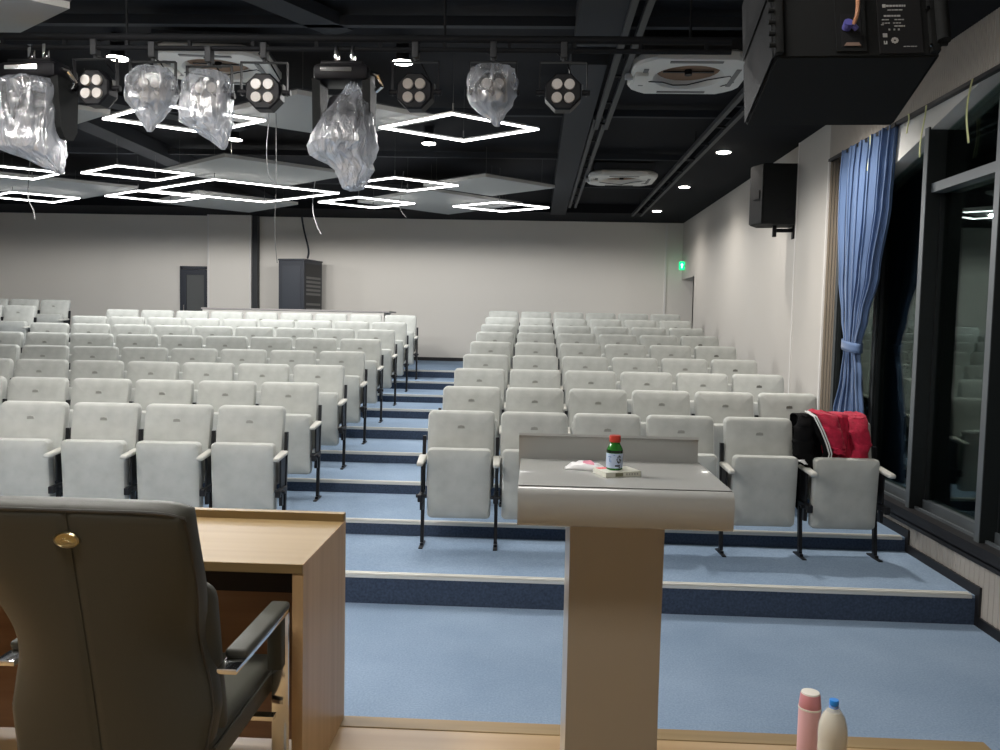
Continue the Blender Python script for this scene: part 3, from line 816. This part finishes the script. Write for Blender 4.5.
for o_ in c1.children:
    if o_.name.split('.')[0] in ('dish_rim','dish_cavity','dish_floor','cable_plug','rear_plate'): o_.location = (.030, 0, -.024)
# second cabinet of the cluster above, same make
c2 = thing('hanging_speaker', 'upper cabinet of the same hung speaker pair, mostly cut by the top edge', 'speaker', (0,0,0))
mw = Matrix.Translation((1.18, 3.2, 2.930)) @ Matrix.Rotation(math.radians(-3), 4, 'Z') @ Matrix.Rotation(math.radians(-17), 4, 'X')
p2 = mw @ Vector((0, 0, .306)); c2.location = p2; c2.rotation_euler = sp.rotation_euler
cb = cabinet(0, c2, 'cabinet')
MB().box(-.295, .295, .492, .505, .01, .29, .004).build('front_grille', M['grille'], cb)
for s in (-1, 1): MB().prism([(s*.300, .015), (s*.3095, .485), (s*.3125, .485), (s*.304, .015)], 'z', .01, .292).build('side_plate', M['spkside'], cb, smooth=False)
for s in (-1, 1): 
    q = mw @ Vector((s*.25, .25, .60))
    tag(MB().cyl((0,0,0), (0,0,ZS-q.z+.03), .010, n=8).build('hoist_rod', M['pipe'], loc=q), 'black steel rod holding the hung speaker pair, %s one' % ('left' if s < 0 else 'right'), 'rod')
pp = [mw @ (Vector(v)+Vector((.030,0,-.024))) for v in ((-.045,-.032,.14), (-.036,-.05,.17), (-.030,-.05,.24), (-.034,-.04,.34), (-.03,-.04,.7))]
wire(pp, .0075, M['orange'], 'speaker_cable', 'orange-brown cable plugged into the rear of the big hanging speaker')

# ---- wall speaker
ws = thing('wall_speaker', 'black wide-bodied loudspeaker on a bracket high on the right wall', 'speaker', (2.675, 9.75, 3.085)); ws.scale = (1.05, 1.05, 1.06)
ws.rotation_euler = (0, 0, math.radians(-8))
b = MB().prism([(-.20, -.02), (-.09, -.24), (.27, -.20), (.27, .18), (-.10, .20)], 'z', 0, .64)
bmesh.ops.bevel(b.bm, geom=b.bm.edges[:], offset=.008, segments=2, affect='EDGES')
wc = b.build('cabinet', M['spk'], ws)
b = MB().prism([(-.200, -.026), (-.096, -.234), (-.100, -.240), (-.206, -.028)], 'z', .01, .63)
b.build('side_face', M['spkside'], wc, smooth=False)
MB().prism([(-.172, -.088), (-.122, -.190), (-.129, -.196), (-.180, -.092)], 'z', .27, .36).build('handle_recess', M['grille'], wc, smooth=False)
MB().box(-.21, .28, -.245, .21, .64, .645, .0).build('top_edge', M['spkside'], wc, smooth=False) if False else None
MB().lathe([(.045,0), (.05,-.006), (.03,-.010)], mtx=Matrix.Translation((.20,-.215,.12)) @ Matrix.Rotation(PI/2, 4, 'X')).build('connector', M['lbody'], wc)
b = MB().box(.06, .27, -.04, .0, -.07, -.03, .004).box(.05, .09, -.05, .01, -.12, .0, .004).box(.262, .280, -.06, .06, -.14, .02, .004)
b.build('wall_bracket', M['lbody'], ws)

# ---- exit sign
es = thing('exit_sign', 'small green glowing arrow sign at the far right corner', 'sign', (2.895, 16.6, 3.10))
MB().box(-.055, .055, -.012, .02, -.085, .085, .02).build('sign_case', M['green'], es)
MB().prism([(0,.055), (.035,.01), (.014,.01), (.014,-.05), (-.014,-.05), (-.014,.01), (-.035,.01)], 'y', -.016, -.012).build('arrow', M['greenw'], es, smooth=False)
MB().box(.04, .075, -.004, .01, -.02, .02).build('mount', M['acg'], es, smooth=False)

# ---- equipment rack at the back
rk = thing('equipment_rack', 'tall blue-black equipment rack behind the pale control counter', 'cabinet', (-4.72, 16.25, TRE[8]), math.radians(-14))
b = MB().box(-.30, .26, -.30, .42, 0, 1.95, .006).box(-.31, .27, -.31, .43, 1.95, 1.985, .005)
b.build('case', M['rack'], rk, smooth=False)
MB().box(-.22, .18, -.306, -.30, .1, 1.85).build('side_panel', mat('rack_side', (.045,.052,.066), .4), rk, smooth=False)
b = MB().box(.255, .265, -.25, .37, .06, 1.9)
dr = b.build('open_front', M['rackp'], rk, smooth=False)
for k, z in enumerate([.55, .66, .77, .98, 1.08, 1.28, 1.36, 1.44, 1.52, 1.60]):
    MB().box(.262, .272, -.22, .34, z, z+.045).box(.272, .275, -.2, -.1, z+.01, z+.03).build('rack_unit', M['acg'], dr, smooth=False)
# ---- control counter
ct = thing('control_counter', 'long pale counter with dark top edge behind the rearmost left row', 'counter', (0,0,TRE[8]), 0)
MB().box(-6.03, -2.72, 14.62, 14.66, 0, .955).box(-2.76, -2.72, 14.66, 15.3, 0, .955).box(-6.03, -5.99, 14.66, 15.3, 0, .955).build('front_panel', M['counter'], ct, smooth=False)
MB().box(-6.05, -2.62, 14.60, 15.35, .955, .985, .004).build('counter_top', mat('grey_counter_top', (.33,.31,.30), .4), ct, smooth=False)
MB().box(-3.0, -2.70, 14.9, 15.0, .94, .954).build('cable_flap', M['acg'], ct, smooth=False)

# ---- curtain
def curt(u, v):
    z = 3.60-(3.60-.56)*v
    ks = [(0,6.98,8.06), (.09,7.01,8.09), (.2,7.04,8.09), (.4,7.20,8.02), (.52,7.38,7.92), (.60,7.49,7.83), (.63,7.50,7.82), (.70,7.43,7.88), (.82,7.33,8.05), (1,7.28,8.14)]
    for a, b_ in zip(ks, ks[1:]):
        if a[0] <= v <= b_[0]:
            f = (v-a[0])/(b_[0]-a[0]); f = f*f*(3-2*f); y0 = a[1]+(b_[1]-a[1])*f; y1 = a[2]+(b_[2]-a[2])*f; break
    w = (y1-y0)/1.2
    ph = u*2*PI*11+2*math.sin(u*9)
    amp = .030*(.6+.5*w)
    return (2.912+amp*math.sin(ph)+.012*math.sin(u*31+v*4), y0+(y1-y0)*u+.012*math.sin(2*ph)+.02*noise.noise((u*6, v*3, 1)), z)
cu = thing('curtain', 'blue curtain gathered by a tieback at the far end of windows', 'curtain', (0,0,0))
co = MB().grid(curt, 190, 60).build('drape', M['curtain'], cu, angle=180)
sm = co.modifiers.new('thickness', 'SOLIDIFY'); sm.thickness = .004
def tb(u, v):
    a = 2*PI*u
    return (2.912+.062*math.cos(a), 7.66+.185*math.sin(a), 1.80-.09*v+.02*math.sin(a))
tbo = MB().grid(tb, 40, 3).build('tieback', M['curtain'], cu, angle=180)
tbo.modifiers.new('thickness', 'SOLIDIFY').thickness = .006
MB().box(2.90, 2.915, 6.95, 8.4, 3.575, 3.60).build('curtain_rail', M['black'], cu, smooth=False)
# tape strips hanging from the rail
for k, (y, z0, z1, lb) in enumerate([(7.41, 3.30, 3.60, 'in front of the blue curtain'), (6.68, 3.45, 3.61, 'short one, second from the curtain'),
                                   (6.42, 3.22, 3.60, 'curved one, third from the curtain'), (5.74, 3.18, 3.60, 'longest one, nearest the right picture edge')]):
    def tf(u, v, k=k, z0=z0, z1=z1): 
        return (2.885+.012*math.sin(v*4+k), -.012+.024*u+.02*math.sin(v*3+k*2), z1+(z0-z1)*v)
    o = MB().grid(tf, 2, 14).build('hanging_tape', M['tape'], loc=(0, y, 0)); o.modifiers.new('thickness', 'SOLIDIFY').thickness = .002
    tag(o, 'pale yellow-green tape strip hanging from the curtain rail, '+lb, 'tape', 'tape strips on the rail')

# ------------------------------------------------------------------ stage furniture
dk = thing('desk', 'light oak desk at the stage front, behind the grey office chair', 'desk', (0, 0, SZ))
DX0, DX1, DY0, DY1 = -1.98, -.664, 2.325, 2.862
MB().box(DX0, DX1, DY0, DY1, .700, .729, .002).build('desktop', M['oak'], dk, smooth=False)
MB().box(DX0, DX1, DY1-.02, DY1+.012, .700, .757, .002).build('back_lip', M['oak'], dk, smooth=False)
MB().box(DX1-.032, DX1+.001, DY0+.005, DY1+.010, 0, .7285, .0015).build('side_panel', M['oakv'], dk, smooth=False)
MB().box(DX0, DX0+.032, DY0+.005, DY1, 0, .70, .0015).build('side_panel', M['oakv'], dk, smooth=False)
MB().box(DX0+.032, DX1-.032, 2.66, 2.68, .02, .64).build('modesty_panel', M['oakd'], dk, smooth=False)
MB().box(DX0+.032, DX1-.032, 2.45, 2.66, .60, .70, .001).build('shelf_shade', M['dark'], dk, smooth=False)  # near-black block stands in for the shade under the desktop

# office chair
ch = thing('office_chair', 'grey leather conference chair with chrome arms, seen from behind', 'chair', (-.975, 1.65, SZ), 0)
def chair_back(front):
    def fn(u, v):
        # u across 0..1, v up 0..1
        z = .40+(1.050-.40)*v; s = (u-.5)*2
        zz = z
        hw = .248-.030*math.exp(-((zz-.70)/.12)**2)-.02*max(0, (.52-zz)/.1)
        yb = .135-.135*max(0, min(1, (zz-.42)/.62))**1.1      # leans back towards the top
        wrap = .075*(abs(s)**2.4)*math.exp(-((zz-.66)/.22)**2)+.012*abs(s)**4
        # rounded ends
        e = 1-min(1, (1-abs(s))/.08); et = max(0, (v-.955)/.045)
        return hw, s, z, yb, wrap, e, et
    return fn
def chair_shell():
    P = chair_back(0)
    def side(depth_in, depth_out):
        pass
    b = MB(); nu, nv = 40, 44
    def f(tm):
        V = {}
        for lay in (0, 1):
            for i in range(nu+1):
                for j in range(nv+1):
                    hw, s, z, yb, wrap, e, et = P(i/nu, j/nv)
                    th = .085 if lay else 0
                    ed = math.sqrt(max(0, 1-e*e)); edt = math.sqrt(max(0, 1-min(1,et)**2))
                    k = min(ed, edt)
                    mid = .0425
                    y = yb+wrap+mid+(th-mid)*(.25+.75*k)
                    if lay: y += .012*math.cos(s*1.4)-.0
                    # rounded upper corners
                    x = s*hw
                    zc = z-.016*abs(s)**9*(1 if j/nv > .9 else max(0, (j/nv-.5)/.4))
                    if not lay: y += -.004+.006*math.exp(-(s/.02)**2)       # stitched centre seam groove
                    V[lay,i,j] = tm.verts.new((x, y, zc+(.010*k if j == nv else 0)))
        for i in range(nu):
            for j in range(nv):
                tm.faces.new((V[0,i,j], V[0,i+1,j], V[0,i+1,j+1], V[0,i,j+1]))
                tm.faces.new((V[1,i,j], V[1,i,j+1], V[1,i+1,j+1], V[1,i+1,j]))
        for i in range(nu):
            tm.faces.new((V[0,i,0], V[1,i,0], V[1,i+1,0], V[0,i+1,0])); tm.faces.new((V[0,i,nv], V[0,i+1,nv], V[1,i+1,nv], V[1,i,nv]))
        for j in range(nv):
            tm.faces.new((V[0,0,j], V[0,0,j+1], V[1,0,j+1], V[1,0,j])); tm.faces.new((V[0,nu,j], V[1,nu,j], V[1,nu,j+1], V[0,nu,j+1]))
        bmesh.ops.recalc_face_normals(tm, faces=tm.faces[:])
    return b._add(f)
bk = chair_shell().build('backrest', M['leather'], ch, angle=60)
P = chair_back(0)
def rim(off, zt):
    pts = []
    for j in range(0, 45):
        hw, s, z, yb, wrap, e, et = P(0, j/44); pts.append((-hw*.985, yb+wrap+off, z-.03*max(0, (j/44-.9)/.1)))
    hw, s, z, yb, wrap, e, et = P(0, 1)
    for i in range(1, 20):
        s = -1+2*i/20; pts.append((s*hw*.97, yb+.012*abs(s)**4+off-.008, zt-.012*abs(s)**9))
    for j in range(44, -1, -1):
        hw, s, z, yb, wrap, e, et = P(0, j/44); pts.append((hw*.985, yb+wrap+off, z-.03*max(0, (j/44-.9)/.1)))
    return pts
MB().tube(rim(.010, 1.036), .0042, n=6).build('piping', mat('dark_piping', (.05,.047,.04), .5), bk)
seam = []
for j in range(45):
    hw, s, z, yb, wrap, e, et = P(.5, j/44); seam.append((0, yb-.0005, min(z, 1.033)))
MB().tube(seam, .0022, n=6).build('centre_seam', M['leather'], bk)
b = MB()
lm = Matrix.Translation((-.002, .013, .972)) @ Matrix.Rotation(PI/2+.12, 4, 'X') @ Matrix.Diagonal((1.45, .92, 1, 1))
b.lathe([(.0195,0), (.0195,.006), (.017,.009), (.0155,.006), (.0145,.0055), (.001,.0065)], mtx=lm)
b.tube([(-.008,-.003,.008), (-.004,.005,.009), (.002,.000,.009), (.008,-.005,.008)], .0012, n=6, mtx=lm)
b.tube([(-.010,-.006,.007), (.0,-.009,.008), (.010,-.006,.007)], .001, n=6, mtx=lm)
b.build('oval_badge', M['gold'], bk)
# front cushion of the backrest, visible past the right edge
b = MB().cushion(.47, .43, .07, r=.05, edge=.025, bulge=0, z0=.40, fn=lambda x,y,z: (x, y+.205-.085*max(0,(z-.45)/.45)+.05*(abs(x)/.25)**2, z))
b.build('front_cushion', M['leather'], ch)
st = MB().box(-.235, .235, .17, .70, .345, .455, .03, seg=4)
for v in st.bm.verts: v.co.z += .01*math.sin((v.co.y-.17)/.53*PI)
sc = st.build('seat', M['leather'], ch)
MB().tube([(.237, .2, .425), (.237, .66, .425), (.22, .70, .425), (-.22, .70, .425), (-.237, .66, .425), (-.237, .2, .425)], .004, n=6).build('piping', M['leather'], sc)
MB().box(-.20, .20, .20, .66, .33, .348).build('seat_frame', M['lbody'], ch, smooth=False)
for s in (-1, 1):
    X = s*.268
    fr = MB().box(X-.024, X+.024, .195, .615, .608, .622, .002).box(X-.024, X+.024, .603, .615, .0, .622, .002).box(X-.024, X+.024, .08, .615, 0, .012, .002)
    fo = fr.build('arm_frame', M['chrome'], ch)
    MB().box(X-.028, X+.028, .255, .610, .620, .644, .010, seg=3).build('arm_pad', M['leather'], fo)
    MB().box(X-.024-(.006 if s > 0 else -.006), X+.014, .575, .602, .45, .608, .008).build('pad_drop', M['leather'], fo)
for y in (.25, .55): MB().box(-.27, .27, y-.015, y+.015, .325, .337).build('cross_bar', M['chrome'], ch, smooth=False)

# podium
pd = thing('podium', 'grey metal podium with a flat top and slim tapered column', 'podium', (0,0,SZ))
px0, px1, py0, py1, pz = -.030, .440, 1.772, 2.165, 1.090
prof = [(py0+.006, pz-.086), (py0-.001, pz-.080), (py0-.004, pz-.035), (py0-.001, pz-.016), (py0+.006, pz-.006), (py0+.016, pz-.002), (py0+.022, pz),
        (py1-.006, pz), (py1-.006, pz-.03), (py1+.010, pz-.03), (py1+.010, pz-.086)]
MB().prism(prof, 'x', px0, px1).build('top', M['podium'], pd, angle=50)
MB().box(px0+.001, px1-.001, py0+.018, py0+.0195, pz-.001, pz+.0008).build('top_seam', M['acg'], pd, smooth=False)
MB().prism([(py1-.014, pz-.001), (py1-.012, pz+.055), (py1-.018, pz+.062), (py1-.015, pz+.068), (py1-.002, pz+.066), (py1+.004, pz+.058), (py1+.004, pz-.03), (py1-.006, pz-.03)], 'x', px0-.006, px1-.006).build('back_lip', M['podium'], pd, angle=50)
def colm(u, v):
    pass
b = MB()
def fc(tm):
    rings = []
    for k in range(15):
        v = k/14; z = .02+(pz-.086-.02)*v
        w = .1065+.0040*v**3+.004*(1-v)
        rings.append([tm.verts.new((xx, yy, z)) for xx, yy in ((.203-w, 1.900), (.203+w, 1.900), (.203+w-.012, 2.060+.02*(1-v)), (.203-w-.004, 2.060+.02*(1-v)))])
    for a, c in zip(rings, rings[1:]):
        for i in range(4): tm.faces.new((a[i], a[(i+1)%4], c[(i+1)%4], c[i]))
    tm.faces.new(rings[0][::-1]); tm.faces.new(rings[-1])
    bmesh.ops.recalc_face_normals(tm, faces=tm.faces[:])
b._add(fc); b.build('column', mat('grey_metal_browned', (.36,.31,.24), .28, spec=.6, coat=.25), pd, angle=30)  # podium grey, browned in colour to stand in for the stage-wood reflection
MB().box(.203-.20, .203+.20, 1.80, 2.18, 0, .022, .006).build('base_plate', M['podium'], pd)
# medicine box, bottle, wrapper on the podium
TZ = SZ+pz
bx = thing('medicine_box', 'flat cream cardboard box under the small green bottle', 'box', (.202, 1.955, TZ), math.radians(22))
MB().box(-.045, .048, -.035, .035, 0, .0125, .0008).build('carton', M['card'], bx, smooth=False)
b = MB().box(-.020, .000, -.0354, -.035, .002, .010)
b.build('barcode_print', M['inkg'], bx, smooth=False)
b = MB()
for k in range(5): b.box(.008+k*.007, .012+k*.007, -.0354, -.035, .004, .0085)
b.build('small_print', mat('faint_print', (.42,.42,.36), .6), bx, smooth=False)
MB().box(-.040, .0, .012, .030, .0125, .0129).build('red_print', M['inkred'], bx, smooth=False)
bt = thing('medicine_bottle', 'small dark green bottle with red cap and pale blue label', 'bottle', (.197, 1.955, TZ+.0126))
MB().lathe([(.017,0), (.0195,.002), (.0195,.046), (.019,.050), (.0125,.062), (.0115,.064), (.0115,.069)], n=32).build('glass_body', M['greenglass'], bt)
MB().lathe([(.0187,.0405), (.0198,.041), (.0198,.0465), (.0185,.049)], n=32).build('liquid_line', M['darkgreen'], bt)
MB().lathe([(.0125,.066), (.0135,.067), (.0135,.080), (.0125,.082), (.002,.082)], n=32).build('cap', M['red'], bt)
lb = MB().lathe([(.0196,.005), (.0200,.0055), (.0200,.0395), (.0196,.040)], n=32).build('label', M['label'], bt)
def onlab(b, a0, a1, z0, z1):
    n = max(2, int(abs(a1-a0)/8)); r = .0204
    def f(u, v):
        a = math.radians(a0+(a1-a0)*u); return (r*math.sin(a), -r*math.cos(a), z0+(z1-z0)*v)
    b.grid(f, n, 1); return b
b = MB()
for (a, z) in ((8,.024), (14,.029), (22,.032), (30,.030), (12,.019), (20,.017), (30,.018), (36,.022), (27,.024)): onlab(b, a, a+7, z, z+.0045)
onlab(b, -2, 34, .0095, .013); onlab(b, 24, 38, .0065, .0082)
b.build('label_drawing', M['ink'], lb, smooth=False)
b = MB()
onlab(b, -52, -28, .031, .033); onlab(b, -42, -36, .020, .029); onlab(b, -32, -28, .018, .024); onlab(b, -14, -2, .036, .0375)
b.build('label_print', M['inkblue'], lb, smooth=False)
wr = thing('tissue_wrapper', 'crumpled white wrapper with pink print, left of the small bottle', 'wrapper', (.140, 2.015, TZ+.001))
def wf(u, v):
    x = -.060+.125*u; y = -.030+.060*v
    h = .018*math.sin(min(1, u*1.25)*PI)**.7*math.sin(v*PI)**.6 if 0 < v < 1 and 0 < u < .8 else 0
    h = max(h, 0)+.009*max(0, noise.noise((u*7, v*5, 2)))*(4*v*(1-v))
    w = (.25+.75*math.sin(min(1, .15+u*.85)*PI*.55))
    return (x, y*w-.006*noise.noise((u*5, v, 8)), h)
wo = MB().grid(wf, 40, 20).build('crumpled_paper', M['paper'], wr, angle=25); wo.modifiers.new('thickness', 'SOLIDIFY').thickness = .0006
def wf2(u, v):
    p = wf(.36+.22*u, .22+.35*v); return (p[0], p[1], p[2]+.0008)
MB().grid(wf2, 12, 8).build('pink_print', mat('pink_print', (.85,.35,.45), .6), wr)

# thermos and drink bottle on the stage
th = thing('thermos_flask', 'tall pink thermos flask with white top, left of the drink bottle', 'flask', (.911, 2.60, SZ))
MB().lathe([(.032,0), (.0345,.004), (.0345,.228), (.033,.231)], n=40).build('body', M['pink'], th)
MB().lathe([(.0345,.230), (.0355,.2305), (.0355,.236), (.0345,.2365)], n=40).build('ring', M['cream'], th)
MB().lathe([(.034,.236), (.0345,.237), (.0310,.274), (.029,.279)], n=40).build('cap', mat('pink_cap', (.66,.27,.29), .4), th)
MB().lathe([(.0292,.278), (.0275,.284), (.018,.2865), (.001,.287)], n=40).build('cap_top', M['cream'], th)
wb = thing('drink_bottle', 'clear plastic bottle of pale drink with blue cap, beside pink thermos', 'bottle', (.951, 2.505, SZ))
MB().lathe([(.038,0), (.043,.008), (.043,.05), (.041,.055), (.043,.06), (.0435,.12), (.041,.126), (.0435,.132), (.0445,.20), (.043,.225), (.034,.255), (.019,.277), (.0135,.287), (.0135,.298)], n=40).build('bottle_shell', M['pet'], wb)
MB().lathe([(.036,.003), (.041,.01), (.041,.12), (.039,.126), (.0415,.132), (.0425,.138), (.0405,.146), (.0425,.154), (.0405,.162), (.0425,.170), (.041,.178), (.0425,.186), (.0425,.20), (.041,.222), (.033,.25), (.022,.268)], n=40).build('drink', M['liquid'], wb)
MB().lathe([(.0135,.288), (.0142,.289), (.0142,.303), (.0130,.305), (.001,.305)], n=24).lathe([(.0140,.279), (.0152,.280), (.0152,.2835), (.0140,.284)], n=24).build('cap', M['capblue'], wb)

# ------------------------------------------------------------------ jackets over the last seat of the front row
JX, JY, JZ = -.8097+5.5*SW-.02, 6.2328+5.5*SW*.0278, TRE[0]
def drape(x0, x1, zf, zb, off, seed, fw=1.0):
    # path: front hem -> over the top -> back hem
    def fn(u, v):
        x = x0+(x1-x0)*u
        top = 1.045
        z_f = zf(u)
        Lf = top-z_f; Lb = top-zb; tot = Lf+Lb+.12
        d = v*tot
        if d < Lf: z = z_f+d; y = -(1.03-min(1.03,z))*.20-.02-off
        elif d < Lf+.12:
            t = (d-Lf)/.12; z = top+off*.8+.018*math.sin(t*PI); y = -.02-off+(.155+2*off)*t
        else: z = top-(d-Lf-.12); y = .135+off-(1.03-z)*.10
        q = Vector((u*5.5, v*3+seed, seed*1.7))
        n1 = noise.noise(q); n2 = noise.noise(q*2.6)
        fold = .022*math.sin(u*15+seed+3*n1)*min(1, abs(v-.5)*3+.25)
        dn = .022*n1+.016*n2+fold*.6
        s = -1 if d < Lf+.06 else 1
        return (x+.012*n2, y+s*(abs(dn)+.004), z+.012*n1)
    return fn
jb = thing('black_jacket', 'black jacket with white sleeve stripes over the front row wall-side seat', 'jacket', (JX+.012, JY-.042, JZ), .0278)
o = MB().grid(drape(-.27, .03, lambda u: .70-.05*u+.10*(1-u)*0, .60, .006, 2), 40, 60).build('body', M['jblk'], jb, angle=80)
o.modifiers.new('thickness', 'SOLIDIFY').thickness = .006
# sleeve falling over the left front, down to the armrest
def sleeve(pts, r, seed, squash=.55):
    P = [Vector(p) for p in pts]
    def fn(u, v):
        k = v*(len(P)-1); i = min(int(k), len(P)-2); f = k-i; f = f*f*(3-2*f)
        c = P[i].lerp(P[i+1], f); rr = r[i]+(r[i+1]-r[i])*f; a = 2*PI*u
        w = 1+.16*noise.noise((math.cos(a)*1.5+seed, math.sin(a)*1.5, v*9))+.07*math.sin(v*34+3*math.sin(a))
        return (c.x+rr*w*math.cos(a), c.y+rr*w*squash*math.sin(a), c.z+.012*noise.noise((a, v*5, seed)))
    return fn
SL = [(-.215,-.05,1.055), (-.235,-.085,.98), (-.25,-.12,.88), (-.262,-.15,.78), (-.215,-.17,.70), (-.185,-.17,.655)]
o = MB().grid(sleeve(SL, [.05,.07,.075,.072,.05,.04], 3), 28, 50).build('sleeve', M['jblk'], jb, angle=80)
def stripe(off):
    def fn(u, v):
        P = [Vector(q) for q in [(-.20,.01,1.085), (-.165,-.085,1.055), (-.125,-.125,.96), (-.088,-.150,.86), (-.070,-.165,.79), (-.085,-.18,.735)]]
        k = v*(len(P)-1); i = min(int(k), len(P)-2); f = k-i
        c = P[i].lerp(P[i+1], f)
        return (c.x+off+.009*u, c.y-.012, c.z+.004*u)
    return fn
P_ = [(-.20,.0,1.060), (-.155,-.070,1.025), (-.115,-.105,.94), (-.080,-.125,.86), (-.075,-.145,.80), (-.105,-.155,.74)]
o2 = MB().grid(sleeve(P_, [.035,.045,.048,.042,.036,.028], 9, .5), 24, 40).build('sleeve', M['jblk'], jb, angle=80)
for off in (-.010, .008):
    so = MB().grid(stripe(off), 2, 30).build('white_stripe', M['jwht'], o2, angle=80); so.modifiers.new('thickness', 'SOLIDIFY').thickness = .003
MB().grid(sleeve([(-.275,-.20,.745), (-.29,-.20,.74), (-.262,-.225,.72)], [.012,.022,.014], 5, .8), 16, 10).build('cuff', M['jwht'], jb, angle=80)
MB().grid(sleeve([(-.222,-.03,.72), (-.235,-.04,.55), (-.24,-.05,.40), (-.24,-.05,.34)], [.05,.06,.05,.01], 6, .5), 20, 20).build('hanging_flap', M['jblk'], jb, angle=80)
jr = thing('red_jacket', 'crimson padded jacket bundled over the front row wall-side seat', 'jacket', (JX+.012, JY-.042, JZ), .0278)
o = MB().grid(drape(-.10, .245, lambda u: .70, .62, .022, 7), 60, 70).build('body', M['jred'], jr, angle=80)
o.modifiers.new('thickness', 'SOLIDIFY').thickness = .010
SR = [(-.13,.03,1.095), (-.07,-.06,1.07), (-.045,-.115,.98), (-.02,-.14,.90), (.0,-.15,.835), (.005,-.152,.815)]
o = MB().grid(sleeve(SR, [.05,.065,.068,.062,.052,.046], 4, .6), 28, 46).build('sleeve', M['jred'], jr, angle=80)
MB().grid(sleeve([(.005,-.152,.83), (.008,-.152,.812), (.009,-.152,.79)], [.048,.050,.046], 4, .65), 28, 8).build('cuff', M['jred'], o, angle=80)
SR2 = [(.16,.05,1.085), (.17,-.05,1.05), (.16,-.12,.95), (.185,-.14,.86), (.16,-.15,.76), (.15,-.15,.72)]
MB().grid(sleeve(SR2, [.05,.07,.07,.065,.06,.04], 11, .5), 28, 46).build('sleeve', M['jred'], jr, angle=80)

# ------------------------------------------------------------------ light
# unseen square lights added over the stage to fill seats and podium
for k, (x, y) in enumerate([(-4.8, 3.2), (.2, 3.0), (-2.4, 3.1), (-.9, .4)]):
    t = thing('added_fill_light', 'added flat square fill light above the stage, %s' % ['left one at the stage edge', 'right one at the stage edge', 'middle one at the stage edge', 'rear one'][k], 'light', (x, y, ZC))
    MB().box(-.31, .31, -.31, .31, -.04, 0, .004).build('housing', M['white'], t)
    MB().box(-.28, .28, -.28, .28, -.045, -.039).build('diffuser', mat('added_fill_glow', (1,1,1), emis=(1,.965,.93), estr=[66,7,42,17][k]), t, smooth=False)
w = bpy.data.worlds.new('night'); scene.world = w; w.use_nodes = True
w.node_tree.nodes['Background'].inputs[0].default_value = (.012,.014,.018,1)
w.node_tree.nodes['Background'].inputs[1].default_value = .6
vs = scene.view_settings
vs.view_transform = 'Standard'; vs.look = 'None'; vs.gamma = 1; vs.use_curve_mapping = False; vs.exposure = 1.45
